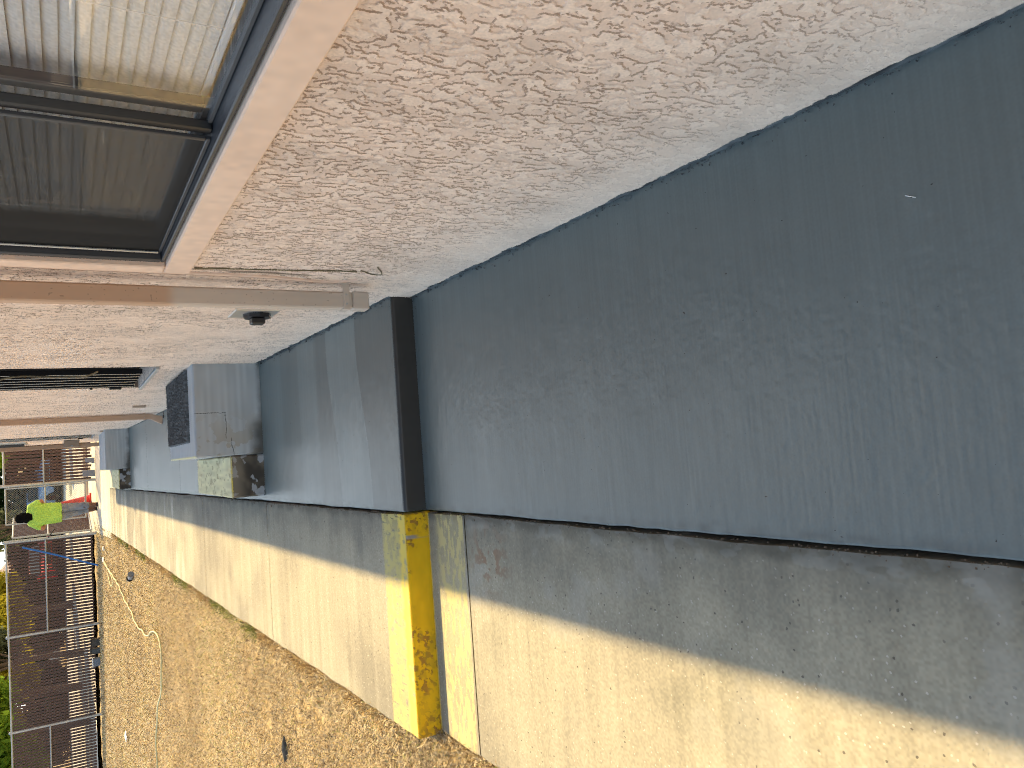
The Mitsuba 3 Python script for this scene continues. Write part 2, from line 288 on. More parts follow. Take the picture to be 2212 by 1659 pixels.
mat('cream_hose', lambda p, n, uv: C(0.50, 0.48, 0.28)*(0.85+0.3*noise(p.x*20, p.y*20, 1.0)), 0.5)
mat('blue_plastic', (0.02, 0.13, 0.42), 0.4)
mat('twig_bark', lambda p, n, uv: mix((0.10, 0.075, 0.045), (0.20, 0.16, 0.09), noise(p.x*40, p.y*40, p.z*40)), 0.9)
mat('charred_wood', lambda p, n, uv: mix((0.02, 0.022, 0.022), (0.13, 0.135, 0.13), fbm(p.x*60, p.y*90, p.z*90, 3)), 0.9)
mat('red_plastic', (0.62, 0.03, 0.015), 0.5)
mat('box_tan', (0.36, 0.26, 0.185), 0.6)
mat('roof_tile', lambda p, n, uv: C(0.33, 0.25, 0.22)*(0.7+0.6*noise(p.x*3, p.z*9, 1.0)), 0.9)
mat('hedge_leaf', (0.022, 0.032, 0.014), 0.9, spec=0.1)
mat('bark', lambda p, n, uv: mix((0.06, 0.045, 0.03), (0.16, 0.12, 0.09), fbm(p.x*14, p.y*14, p.z*4, 3)), 0.95)
mat('skin', (0.36, 0.16, 0.09), 0.6)
mat('hivis_cloth', lambda p, n, uv: mix((0.27, 0.47, 0.06), (0.41, 0.64, 0.11), fbm(p.x*9, p.y*9, p.z*4, 3)), 0.8, lambda p, n, uv: fbm(p.x*13, p.y*13, p.z*5, 2), 0.012, 1e-2)
mat('denim', lambda p, n, uv: mix((0.13, 0.15, 0.18), (0.25, 0.265, 0.285), fbm(p.x*10, p.y*10, p.z*6, 3)), 0.9, lambda p, n, uv: fbm(p.x*14, p.y*14, p.z*14, 2), 0.02, 4e-3)
mat('boot_leather', (0.13, 0.065, 0.035), 0.65)
mat('black_hair', (0.003, 0.003, 0.0035), 0.9, spec=0.08)
mat('car_blue', (0.20, 0.33, 0.50), 0.3, clearcoat=0.8)
mat('car_red', (0.42, 0.02, 0.02), 0.3, clearcoat=0.8)
mat('car_white', (0.7, 0.7, 0.7), 0.3, clearcoat=0.8)
mat('car_glass', (0.03, 0.045, 0.05), 0.08, spec=0.6)
mat('tyre', (0.015, 0.015, 0.015), 0.8)
mat('chrome', (0.6, 0.6, 0.6), 0.2, metallic=1.0)
for nm, a in (('leaf_yellow', (0.34, 0.30, 0.03)), ('leaf_lime', (0.19, 0.29, 0.03)), ('leaf_dark', (0.028, 0.055, 0.018)), ('leaf_grey', (0.10, 0.12, 0.07))):
    scene[nm] = {'type': 'principledthin', 'base_color': rgb(a), 'roughness': 0.6, 'diff_trans': 1.0, 'spec_trans': 0.0, 'eta': 1.4}

# ------------------------------------------------------------------ the ground
def structure(name, mesh, m, **kw):
    k = obj(name, mesh, m, **kw); tag(k, kind='structure'); return k
def cuts(a, b, step): return np.linspace(a, b, max(2, int(round((b-a)/step))+1))
def sheet(xs, ys, zf):
    X, Y = np.meshgrid(xs, ys); return grid(X, Y, zf(X, Y))
structure('ground', sheet(np.array([-300, -80, -40, -20, -10, -5, -1, 2, 6, 12, 40, 80, 300.]), np.r_[cuts(-40, 60, 2.0), 80, 120, 200, 400, 900], lambda x, y: base(y)-0.16), 'dry_soil')

def slab(profile, xl, xr, nx, jl=0.0, jr=0.0, seed=0, depth=0.12):
    """profile: (y, z) points from near to far; swept across x with ragged sides, skirted"""
    r = np.random.default_rng(seed); y, z = np.array(profile).T
    def rag(a): 
        k = np.convolve(r.normal(size=len(y)+8), np.ones(5)/5, 'same')[4:-4]; return a*k
    L, R_ = xl(y)+rag(jl), xr(y)+rag(jr)
    s = np.linspace(0, 1, nx)
    X = L[:, None]*(1-s)+R_[:, None]*s; Y = np.repeat(y[:, None], nx, 1); Z = np.repeat(z[:, None], nx, 1)
    e = 0.006
    X = np.c_[X[:, :1]-0.002, X[:, :1], X[:, 1:-1], X[:, -1:], X[:, -1:]+0.002]; X[:, 1] += e; X[:, -2] -= e
    Y = np.c_[Y[:, :1], Y, Y[:, -1:]]; Z = np.c_[Z[:, :1]-depth, Z, Z[:, -1:]-depth]
    X = np.c_[X[:, :1], X[:, :1], X[:, 1:]]; Y = np.c_[Y[:, :1], Y]; Z = np.c_[Z[:, :1], Z[:, 1:2]-e, Z[:, 1:]]
    return grid(X, Y, Z)
ylow = cuts(-3.0, YS+0.04, 0.04)
structure('painted_walkway', slab([(y, gl(y)) for y in ylow], PE, lambda y: W(y)+0.03, 12, 0.004, 0, 1), 'grey_floor_paint', smooth=40)
def nosing(r, y0, jag=0.0):
    a = np.linspace(math.pi, math.pi/2, 7)
    top = gu(y0)
    return [(y0, gl(y0)-0.06), (y0, gl(y0)), (y0, (gl(y0)+top)/2)] + [(y0+r+r*math.cos(t), top-r+r*math.sin(t)) for t in a]
yup = cuts(YS+0.08, 13.96, 0.06)
structure('painted_walkway', slab(nosing(0.020, YS)+[(y, gu(y)) for y in yup], PE, lambda y: W(y)+0.03, 12, 0.004, 0, 2), 'grey_floor_paint', smooth=40)
pl = lambda y: GE+0*y; pr = lambda y: PE(y)-0.010
structure('concrete_path', slab([(y, gl(y)-0.004) for y in cuts(-3, 2.878, 0.05)], pl, pr, 10, 0.008, 0.005, 3), 'old_concrete', smooth=40)
structure('concrete_path', slab([(y, gl(y)-0.004) for y in cuts(2.886, YS+0.05, 0.04)], pl, pr, 10, 0.008, 0.005, 4), 'old_concrete', smooth=40)
ends = [YS, 5.6, 7.957, 10.01, 11.27, 13.6, 15.7, 17.70]
for k, (a, b) in enumerate(zip(ends[:-1], ends[1:])):
    prof = (nosing(0.016, YS-0.002) if k == 0 else [])+[(y, gu(y)-0.004) for y in cuts(a+(0.07 if k == 0 else 0.004), b-0.004, 0.06)]
    structure('concrete_path', slab(prof, pl, pr, 10, 0.010, 0.006, 10+k), 'old_concrete', smooth=40)
structure('concrete_path', slab([(y, gu(y)-0.002) for y in cuts(13.967, 17.70, 0.1)], lambda y: PE(y)-0.009, lambda y: W(y)+0.03, 10, 0.004, 0, 29), 'pale_concrete', smooth=40)
structure('driveway', slab([(y, base(y)-0.004) for y in cuts(17.715, 24.2, 0.3)], lambda y: -1.40+0*y-0.03*(y-17.7), lambda y: 4.0+0*y, 14, 0.02, 0, 30), 'pale_concrete', smooth=40)
structure('road', sheet(cuts(-45, 25, 3), cuts(24.28, 44, 1.0), lambda x, y: base(y)-0.02), 'pale_concrete')
kerb = [hexa([[x, y, z] for x in (-1.5, 25) for y in (24.21, 24.36) for z in (float(base(y))-0.2, float(base(24.2))+0.10)], 0.012)]
structure('kerb', kerb[0], 'pale_concrete')
yx = np.r_[cuts(-40, -8, 1.0)[:-1], cuts(-8, -1.28, 0.10)]
structure('yard', sheet(yx, np.r_[cuts(-15, 2, 0.5)[:-1], cuts(2, 23.0, 0.12)], lambda x, y: base(y)-0.035+0.02*(np.sin(x*7+np.sin(y*5))*np.sin(y*6.3+1.3*np.sin(x*4)))), 'dry_soil', smooth=True)
structure('hill', sheet(cuts(-90, 90, 6), cuts(44, 150, 5), lambda x, y: base(44)+0.06*(y-44)+1.2*np.sin(x*0.11+1)*np.clip((y-44)/40, 0, 1)-0.03), 'dry_soil', smooth=True)

# grass: mown dry blades over the yard, greener tufts along the path and the fence
def blades(x, y, z, length, width, lean, colr, seed):
    r = np.random.default_rng(seed); n = len(x)
    a = r.uniform(0, 2*np.pi, n); b = r.uniform(0, 2*np.pi, n)
    d = np.stack([np.cos(a)*np.sin(lean), np.sin(a)*np.sin(lean), np.cos(lean)], 1)
    w = np.stack([np.cos(b), np.sin(b), 0*b], 1)*width[:, None]/2
    P = np.stack([x, y, z], 1); M = P+d*(length*0.55)[:, None]; d2 = d.copy(); d2[:, 2] -= 0.5; Tp = M+d2*(length*0.5)[:, None]
    V = np.stack([P-w, P+w, M+w*0.8, M-w*0.8, Tp], 1).reshape(-1, 3); k = np.arange(n)*5
    F = np.vstack([np.stack([k, k+1, k+2], 1), np.stack([k, k+2, k+3], 1), np.stack([k+3, k+2, k+4], 1)])
    return trimesh.Trimesh(V, F, process=False), np.repeat(colr, 5, 0)
def yard_points(n, seed):
    r = np.random.default_rng(seed)
    y = 2.2+(22.3-2.2)*r.random(n)**1.7
    x = GE-0.005-(0.5+0.36*y)*r.random(n)
    h = meshkit.fbm(np.stack([x*9+40, y*7, 0*x], 1), 3, 9); k = h > np.quantile(h, 0.05); x, y = x[k], y[k]
    return x, y, r
def straw_colour(x, y, r):
    n1 = meshkit.fbm(np.stack([x*1.1, y*1.1, 0*x], 1)) if hasattr(meshkit, 'fbm') else r.random(len(x))
    n1 = (n1-n1.min())/(np.ptp(n1)+1e-9); n2 = meshkit.fbm(np.stack([x*13, y*9, 0*x], 1), 3, 5); n2 = (n2-n2.min())/np.ptp(n2); t = np.clip(0.45*r.random(len(x))+0.50*n1+0.28*n2-0.08, 0, 1)[:, None]
    c = (1-t)*np.array([0.25, 0.185, 0.11])+t*np.array([0.72, 0.62, 0.41]); c = np.where(r.random((len(x), 1)) < 0.13, np.array([0.085, 0.052, 0.03]), c)
    g = (r.random(len(x)) < 0.05+0.10*(n1 > 0.62))[:, None]
    return np.where(g, np.array([0.30, 0.30, 0.09])*(0.6+0.6*r.random((len(x), 1))), c)
x, y, r = yard_points(430000, 5)
ln = r.uniform(0.012, 0.042, len(x))*(1+0.05*y); wd = r.uniform(0.0018, 0.0040, len(x))*(1+0.16*y)
m, c = blades(x, y, base(y)-0.03+r.uniform(0, 0.02, len(x)), ln, wd, r.uniform(0.75, 1.5, len(x)), straw_colour(x, y, r), 6)
tag(obj('dry_grass', m, 'straw', color=c), 'short dry straw coloured grass covering the yard', 'grass', kind='stuff')
r = np.random.default_rng(11); xs, ys = [], []
for _ in range(230):
    y0 = 2.4+15.2*r.random()**1.1; n = r.integers(20, 75); xs.append(GE-0.01-np.abs(r.normal(0, 0.035, n))); ys.append(y0+r.normal(0, 0.09, n))
x, y = np.concatenate(xs), np.concatenate(ys)
t = r.random((len(x), 1)); patch = (np.sin(y*2.1)+np.sin(y*0.9+1) > 0.35)[:, None]
c = np.where(patch, (1-t)*np.array([0.10, 0.13, 0.03])+t*np.array([0.33, 0.31, 0.07]), (1-t)*np.array([0.26, 0.16, 0.07])+t*np.array([0.60, 0.46, 0.22]))
m, c = blades(x, y, base(y)-0.03, r.uniform(0.03, 0.085, len(x)), r.uniform(0.003, 0.005, len(x))*(1+0.08*y), r.uniform(0.3, 1.35, len(x)), c, 12)
tag(obj('edge_grass', m, 'straw', color=c), 'ragged green and straw grass fringe along the edge of the concrete path', 'grass', kind='stuff')

# ------------------------------------------------------------------ the building
B = thing('apartment_building', 'peach stucco building with windows, doors and downspouts along the walkway', 'building')
def eave(y): return 4.31+0.0445*y
WALL_END = 19.45
openings = [(0.30, 2.765, 1.183, 3.0), (5.72, 7.12, 0.935, 3.05), (15.55, 17.0, 1.02, 3.05), (17.3, 18.55, 2.10, 3.1)]
outer = m3.CrossSection([[(-6, -0.4), (WALL_END, -0.1), (WALL_END, float(eave(WALL_END))), (-6, float(eave(-6)))]])
for y0, y1, z0, z1 in openings: outer = outer - m3.CrossSection([[(y0, z0), (y1, z0), (y1, z1), (y0, z1)]])
PY0, PY1, PZ0, PZ1 = 0.45, 2.86, -0.03, 1.10          # the part of the wall nearest the camera carries its trowelled relief as geometry
outer = outer - m3.CrossSection([[(PY0, PZ0), (PY1, PZ0), (PY1, PZ1), (PY0, PZ1)]])
mm = outer.extrude(0.20).refine_to_length(0.5).to_mesh(); v = mm.vert_properties[:, :3].astype(float)
wallmesh = trimesh.Trimesh(np.stack([W(v[:, 0])+v[:, 2], v[:, 0], v[:, 1]], 1), mm.tri_verts, process=False)
wallmesh.fix_normals()
yy, zz = np.meshgrid(np.linspace(PY0, PY1, 1020), np.linspace(PZ0, PZ1, 470))
pp = mi.Point3f(mi.Float(np.full(yy.size, 0.694, np.float32)), mi.Float(yy.ravel().astype(np.float32)), mi.Float(zz.ravel().astype(np.float32)))
hf = np.array(smoothstep(0.492, 0.520, stucco_f(pp))*(1-0.65*stucco_low(pp))).reshape(yy.shape)
gr = np.random.default_rng(77).normal(0, 0.00022, yy.shape)
ed = np.clip(np.minimum.reduce([yy-PY0, PY1-yy, zz-PZ0, PZ1-zz])/0.012, 0, 1)
patch = grid(0.694-ed*(0.0023*hf+gr), yy, zz); patch.invert()
if patch.face_normals[:, 0].mean() > 0: patch.invert()
wallmesh = trimesh.util.concatenate([wallmesh, patch])
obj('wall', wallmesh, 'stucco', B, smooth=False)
obj('wall', box(0.87, 9.0, WALL_END-0.22, WALL_END-0.002, -0.1, float(eave(WALL_END)), 0.004), 'stucco', B)
obj('wall', box(0.87, 9.0, -6, -5.8, -0.4, float(eave(-6)), 0.004), 'stucco', B)
obj('wall', box(8.8, 9.0, -5.79, WALL_END-0.23, -0.4, 4.9, 0.004), 'stucco', B)
roofc = [[x, y, float(eave(y))+0.003+dz] for x in (0.594, 9.1) for y in (-6.2, 19.95) for dz in (0.0, 0.16)]
obj('roof', hexa(roofc, 0.01), 'roof_tile', B)

def frame_rect(y0, y1, z0, z1, xo0, xo1, t, b=0.003, tb=None):
    """four bars round an opening, butted"""
    def bar(a, c, e, g): 
        return hexa([[float(W(y))+xo, y, z] for xo in (xo0, xo1) for y in (a, c) for z in (e, g)], b)
    tb = t if tb is None else tb
    return [bar(y0, y1, z0, z0+tb), bar(y0, y1, z1-t, z1), bar(y0, y0+t, z0+tb+0.0005, z1-t-0.0005), bar(y1-t, y1, z0+tb+0.0005, z1-t-0.0005)]
def bar(y0, y1, z0, z1, xo0, xo1, b=0.003): return hexa([[float(W(y))+xo, y, z] for xo in (xo0, xo1) for y in (y0, y1) for z in (z0, z1)], b)
def sheet_yz(y0, y1, z0, z1, xo):
    return trimesh.Trimesh([[float(W(y0))+xo, y0, z0], [float(W(y1))+xo, y1, z0], [float(W(y1))+xo, y1, z1], [float(W(y0))+xo, y0, z1]], [[0, 2, 1], [0, 3, 2]], process=False)
# window 1: boards, dark frame, sliding sashes, pane, insect screen
w1 = obj('window', cat_(*frame_rect(0.305, 2.76, 1.187, 2.995, -0.012, 0.085, 0.030, 0.003, 0.012)), 'dark_frame', B)
tag(w1, 'dark framed sliding window with peach boards and an insect screen')
for (a, b_, c_, d_) in ((0.20, 2.845, 1.098, 1.183), (2.763, 2.845, 1.1845, 3.09), (0.20, 0.30, 1.1845, 3.09)):
    obj('trim_board', bar(a, b_, c_, d_, -0.028, 0.03, 0.004), 'peach_board', w1)
obj('sash', cat_(*frame_rect(0.336, 1.73, 1.1995, 2.96, 0.040, 0.058, 0.034, 0.002, 0.010)[:3]), 'grey_frame', w1)
obj('sash', cat_(*frame_rect(1.66, 2.729, 1.1995, 2.96, 0.060, 0.082, 0.040, 0.002, 0.022)), 'grey_frame', w1)
obj('mullion', bar(1.699, 1.722, 1.1995, 2.96, 0.024, 0.0475, 0.003), 'black_plastic', w1)
obj('pane', sheet_yz(0.37, 1.710, 1.2095, 2.926, 0.049), 'pane', w1)
obj('pane', sheet_yz(1.70, 2.689, 1.2215, 2.92, 0.071), 'pane', w1)
obj('screen_frame', cat_(*frame_rect(1.724, 2.728, 1.1995, 2.958, 0.012, 0.022, 0.012, 0.002, 0.010)), 'dark_frame', w1)
obj('insect_screen', sheet_yz(1.736, 2.716, 1.2095, 2.946, 0.017), 'insect_mesh', w1)
obj('bead', bar(2.705, 2.714, 1.2105, 2.94, 0.006, 0.0115, 0.001), 'aluminium', w1)
room = box(0.90, 3.6, -0.2, 3.2, 0.5, 3.3, 0.0); room.invert()
room.update_faces(~((room.triangles_center[:, 0] < 0.95)))
obj('room', room, 'room_wall', B)
# door openings seen at a grazing angle: black recess, thin bright stiles, aluminium frame and sill
def door(y0, y1, z0, z1, label, dp=0.10):
    d = obj('door', sheet_yz(y0+0.03, y1-0.03, z0+0.03, z1-0.03, dp), 'dark_door', B); tag(d, label)
    fr = frame_rect(y0+0.003, y1-0.003, z0+0.003, z1-0.003, 0.004, dp+0.02, 0.036)
    obj('frame', cat_(*fr[1:]), 'dark_stile', d)
    obj('sill', bar(y0-0.01, y1+0.01, z0-0.024, z0+0.001, -0.022, -0.002, 0.003), 'galvanised', d)
    n = 6; ys_ = np.linspace(y0+0.34*(y1-y0), y1-0.045, n)
    for q in ys_: obj('stile', bar(q, q+0.022, z0+0.042, z1-0.042, 0.010, min(0.045, dp-0.002), 0.002), 'dark_stile', d); obj('stile_edge', bar(q+0.004, q+0.010, z0+0.042, z1-0.042, 0.006, 0.0095, 0.001), 'aluminium', d)
    obj('latch', bar(y1-0.035, y1-0.004, z0+0.13, z0+0.22, -0.015, 0.0035, 0.004), 'black_plastic', d)
    obj('latch', bar(y1-0.03, y1-0.006, z0+0.34, z0+0.36, -0.012, 0.0035, 0.004), 'black_plastic', d)
    return d
door(5.72, 7.12, 0.935, 3.05, 'black sliding door with thin bright stiles above the nearer landing')
door(15.55, 17.0, 1.02, 3.05, 'black door above the farther landing', 0.024)
w3 = obj('window', cat_(*frame_rect(17.31, 18.54, 2.11, 3.09, -0.015, 0.05, 0.04)), 'aluminium', B); tag(w3, 'small high window near the far end of the wall')
obj('pane', sheet_yz(17.35, 18.50, 2.15, 3.05, 0.03), 'pane', w3)
obj('sash', cat_(*frame_rect(17.8, 18.1, 2.151, 3.049, -0.075, -0.02, 0.02)), 'grey_frame', w3)
obj('room', sheet_yz(17.3, 18.55, 2.1, 3.1, 0.19), 'dark_door', B)
# downspouts
def spout(y, x0, x1, z_end, ztop, elbow):
    d = obj('downspout', hexa([[x, yy, z] for x in (x0, x1) for yy in (y, y+0.055) for z in (z_end+(0.07 if not elbow else 0.0), ztop)], 0.006), 'tan_metal', B)
    if not elbow:
        obj('outlet', hexa([[x, yy, z] for x in (x0-0.003, x1+0.003) for yy in (y-0.003, y+0.058) for z in (z_end, z_end+0.0695)], 0.005), 'tan_metal', d)
    else:
        obj('outlet', hexa([[x+k*q, yy-0.07*q, z_end+0.03-0.12*q-(0.03 if (q and s) else 0)] for s, x, k in ((0, x0, -0.07), (1, x1, -0.05)) for yy in (y-0.003, y+0.058) for q in (1, 0)], 0.004), 'tan_metal', d)
    zs = z_end+0.085
    obj('strap', cat_(hexa([[x, yy, z] for x in (x0-0.005, float(W(y))-0.002) for yy in (y-0.0055, y-0.0005) for z in (zs, zs+0.026)], 0.001),
                      hexa([[x, yy, z] for x in (x0-0.0055, x0-0.0005) for yy in (y-0.004, y+0.06) for z in (zs, zs+0.026)], 0.001),
                      hexa([[x, yy, z] for x in (float(W(y))-0.006, float(W(y))-0.001) for yy in (y-0.045, y-0.006) for z in (zs, zs+0.026)], 0.001)), 'tan_metal', d)
    for q in (0.25, 0.8): obj('screw', cyl([x0+(x1-x0)*q, y-0.008, zs+0.013], [x0+(x1-x0)*q, y-0.0055, zs+0.013], 0.004, n=8), 'galvanised', d)
    return d
tag(spout(3.0, 0.588, 0.657, 0.383, 4.6, False), 'tan downspout next to the dark framed window')
tag(spout(10.3, 0.584, 0.652, 0.535, 4.8, True), 'tan downspout with a kicked out end, beyond the nearer landing')
# caulked joint, cleanout, vents, hose tap
def ribbon(pts, w, t):
    p = spline(pts, 60); V = []
    for q in p: V += [[float(W(q[0]))-t, q[0]-w, q[1]], [float(W(q[0]))-t, q[0]+w, q[1]], [float(W(q[0]))+0.004, q[0]+w, q[1]], [float(W(q[0]))+0.004, q[0]-w, q[1]]]
    V = np.array(V); F = []
    for i in range(len(p)-1):
        for k in range(4): a, b = 4*i+k, 4*i+(k+1) % 4; F += [[a, b, b+4], [a, b+4, a+4]]
    return trimesh.Trimesh(V, F, process=False)
obj('joint_strip', ribbon([(2.853, 1.08), (2.835, 0.95), (2.82, 0.8), (2.80, 0.65), (2.785, 0.505)], 0.0032, 0.006), 'twig_bark', B)
obj('caulk', ribbon([(2.93, 1.9), (2.935, 1.4), (2.935, 1.0), (2.95, 0.75), (2.965, 0.50), (2.93, 0.46)], 0.013, 0.007), 'peach_board', B, smooth=True)
obj('wire', tube(spline([[0.69, 2.7689, 0.4946], [0.69, 2.7938, 0.4636], [0.69, 2.8186, 0.4283], [0.69, 2.8242, 0.3995], [0.69, 2.7747, 0.4097], [0.69, 2.7025, 0.4486]], 40), 0.0022, 6), 'twig_bark', B, smooth=60)
cl = obj('cleanout', cat_(cyl([0.705, 3.70, 0.686], [0.666, 3.70, 0.686], 0.066, 0.063, 8)), 'black_plastic', B); tag(cl, 'black round drain cleanout cap on the wall behind the downspout')
obj('plug', hexa([[x, y, z] for x in (0.637, 0.6655) for y in (3.668, 3.732) for z in (0.655, 0.717)], 0.004), 'black_plastic', cl)
obj('collar', bar(3.60, 3.80, 0.60, 0.80, -0.006, 0.004, 0.002), 'aluminium', cl)
obj('vent_plate', bar(9.05, 9.20, 0.715, 0.84, -0.02, 0.004, 0.003), 'box_tan', B); obj('vent_plate', bar(14.2, 14.33, 0.83, 0.965, -0.02, 0.004, 0.003), 'box_tan', B)
tap = obj('hose_tap', cyl([0.665, 10.15, 0.43], [0.60, 10.12, 0.42], 0.014), 'black_plastic', B)
obj('handle', cyl([0.60, 10.12, 0.44], [0.60, 10.12, 0.36], 0.022, 0.010), 'black_plastic', tap)
crumbs = []; rc_ = np.random.default_rng(91)
for q in range(520):
    yq = 0.4+5.2*rc_.random()**1.3; g = float(gl(yq) if yq < YS else gu(yq)); sz = rc_.uniform(0.001, 0.0025)*(0.6+0.35*yq)
    m = trimesh.creation.icosahedron(); m.vertices = m.vertices*sz*rc_.uniform(0.6, 1.4, 3)+[float(W(yq))-0.004-rc_.exponential(0.006), yq, g+rc_.exponential(0.006)]; crumbs.append(m)
tag(obj('base_crumbs', cat_(*crumbs), 'rubber', B), kind='stuff')
crumbs = []
for q in range(700):
    yq = 0.3+8.0*rc_.random()**1.4; g = float(gl(yq) if yq < YS else gu(yq)); sz = rc_.uniform(0.0008, 0.0022)*(0.6+0.4*yq)
    if abs(yq-YS) < 0.02: continue
    m = trimesh.creation.icosahedron(); m.vertices = m.vertices*sz*rc_.uniform(0.6, 1.4, 3)+[float(PE(yq))-0.010-rc_.exponential(0.005), yq, g-0.004]; crumbs.append(m)
tag(obj('edge_crumbs', cat_(*crumbs), 'bark', 'concrete_path'), kind='stuff')
# horizontal blind inside the window, its slats closed
VB = thing('window_blind', 'pale grey horizontal slat blind hanging inside the dark framed window', 'blind')
q = np.linspace(-1, 1, 7); tl = math.radians(71)
u = np.stack([0.812+0.0142*q*math.cos(tl)-0.0030*(1-q*q)*math.sin(tl), 1.235+0.0142*q*math.sin(tl)+0.0030*(1-q*q)*math.cos(tl)], 1)
yy = np.linspace(0.36, 2.71, 8)
sl = mikit.ply(grid(np.repeat(u[:, :1], 8, 1), np.tile(yy, (7, 1)), np.repeat(u[:, 1:], 8, 1)), 'blind_cloth', smooth=True)
rb = np.random.default_rng(8)
for k in range(64): again('slat', sl, VB, T().translate([rb.normal(0, 0.0006), 0, 0.0265*k+rb.normal(0, 0.0006)]))
for yc in (0.75, 1.42, 2.2): obj('ladder_cord', cyl([0.7985, yc, 1.22], [0.7985, yc, 2.94], 0.0012, n=5), 'white_plastic', VB)
obj('bottom_rail', box(0.80, 0.824, 0.36, 2.71, 1.203, 1.2185, 0.003), 'white_plastic', VB)
obj('head_rail', box(0.795, 0.835, 0.35, 2.72, 2.94, 2.975), 'white_plastic', VB)

# ------------------------------------------------------------------ landings and door mat
def landing(name, y0, y1, x0, ztop, xs, zs, ys1, label):
    r = np.random.default_rng(int(y0*10)); zb = float(gu(y0))-0.08
    L = hexa([[x, y, z] for x in (x0, float(W(y0))+0.01) for y in (y0, y1) for z in (zb, ztop)], 0.009)
    t = thing(name, label, 'concrete landing', 'concrete landings by the doors')
    def rough(m, a):
        m = m.subdivide_to_size(0.05); n = meshkit.fbm(m.vertices*9.0) if hasattr(meshkit, 'fbm') else r.random(len(m.vertices))
        m.vertices += (n-np.mean(n))[:, None]*np.array([a, a, a*0.4]); return m
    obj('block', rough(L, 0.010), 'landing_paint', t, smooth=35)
    obj('step', rough(hexa([[x, y, z] for x in (xs, x0-0.004) for y in (y0+0.004, ys1) for z in (zb, zs)], 0.010), 0.010), 'step_paint', t, smooth=35)
    return t
landing('concrete_landing', 5.5925, 7.045, 0.037, 0.7195, -0.2585, 0.4998, 7.129, 'grey painted concrete landing with a black doormat and yellow edged step')
landing('concrete_landing', 13.9, 16.15, 0.006, 0.915, -0.322, 0.735, 15.95, 'far grey concrete landing with pale step, beyond the second downspout')
ny, nx = 116, 60
Y, X = np.meshgrid(np.linspace(5.845, 6.985, ny), np.linspace(0.150, 0.672, nx), indexing='ij')
rr = np.random.default_rng(3)
Zr = 0.7195+0.018+0.006*np.sin((X*1.0+0.02*np.sin(Y*40))*2*np.pi/0.026)*np.sin(Y*2*np.pi/0.034+np.sin(X*30))+rr.normal(0, 0.0022, X.shape)
edge_ = np.minimum.reduce([Y-5.845, 6.985-Y, X-0.150, 0.672-X]); Zr = np.where(edge_ < 1e-6, 0.7205, Zr); Xr = X+rr.normal(0, 0.0012, X.shape)
mg = grid(Xr, Y, Zr); mg.invert()
k = obj('doormat', mg, 'rubber'); tag(k, 'black ribbed rubber doormat lying on the nearer landing', 'doormat')

# ------------------------------------------------------------------ post with a meter box
P = thing('utility_post', 'tan square post with a meter box, standing past the far landing', 'post')
obj('post', box(0.478, 0.552, 16.80, 16.87, 0.55, 5.0, 0.004), 'tan_metal', P)
bx = obj('meter_box', box(0.478, 0.625, 16.70, 16.797, 1.222, 1.482, 0.008), 'box_tan', P)
obj('lid', box(0.484, 0.619, 16.688, 16.6995, 1.228, 1.476, 0.004), 'box_tan', bx); obj('latch', box(0.50, 0.525, 16.675, 16.6875, 1.33, 1.365, 0.003), 'galvanised', bx)

# ------------------------------------------------------------------ chain link fence with brown slats, gate
def fy(x): return 21.55+0.19*(-0.2-x)          # line of the fence
def fz0(x): return float(base(fy(x)))+0.015
H = 1.855
F = thing('chain_link_fence', 'galvanised chain link fence with dark brown privacy slats across the yard', 'fence')
def fpt(x, h, off=0.0): return np.array([x, fy(x)+off, fz0(x)+h])
for x in (-1.52, -3.79, -6.12, -8.6, -11.0, -13.4): 
    pst = obj('post', cyl(fpt(x, -0.1), fpt(x, H+0.03), 0.038 if x > -2 else 0.032), 'galvanised', F, smooth=40)
    obj('cap', cyl(fpt(x, H+0.03), fpt(x, H+0.06), 0.04, 0.022), 'galvanised', pst)
for x, rr_ in ((-0.20, 0.036), (0.9, 0.03)):
    pst = obj('post', cyl(fpt(x, -0.1), fpt(x, H+0.08), rr_), 'galvanised', F, smooth=40); obj('cap', cyl(fpt(x, H+0.08), fpt(x, H+0.15), 0.045, 0.012), 'galvanised', pst)
obj('top_rail', cyl(fpt(-1.55, H), fpt(-13.4, H), 0.022), 'galvanised', F, smooth=40); obj('top_rail', cyl(fpt(-0.22, H), fpt(0.95, H), 0.022), 'galvanised', F, smooth=40)
for a, b in ((-0.2, 0.9), (-1.52, -3.79), (-6.12, -8.6), (-11.0, -13.4)): obj('middle_rail', cyl(fpt(a, 1.06, -0.03), fpt(b, 1.06, -0.03), 0.019), 'galvanised', F, smooth=40)
sp, sw = 0.0775, 0.058
base_slat = mikit.ply(box(-sw/2, sw/2, -0.006, 0.006, 0.07, H-0.03, 0.002), 'brown_slat'); r = np.random.default_rng(21)
far_slats = []
for a, b in ((0.85, -0.16), (-1.58, -13.3)):
    x = a
    while x > b:
        dz, tilt = r.normal(0, 0.012), r.normal(0, 0.14)
        if x > -7.6: again('slat', base_slat, F, T().translate([x, fy(x)+0.012, fz0(x)+dz]).rotate([0, 0, 1], -10.8+tilt*10).rotate([0, 1, 0], tilt))
        else: far_slats.append(box(x-sw/2, x+sw/2, fy(x)+0.006, fy(x)+0.018, fz0(x)+0.07, fz0(x)+H-0.03, 0.0))
        x -= sp
tag(obj('slat_run', cat_(*far_slats), 'brown_slat', F), kind='stuff')
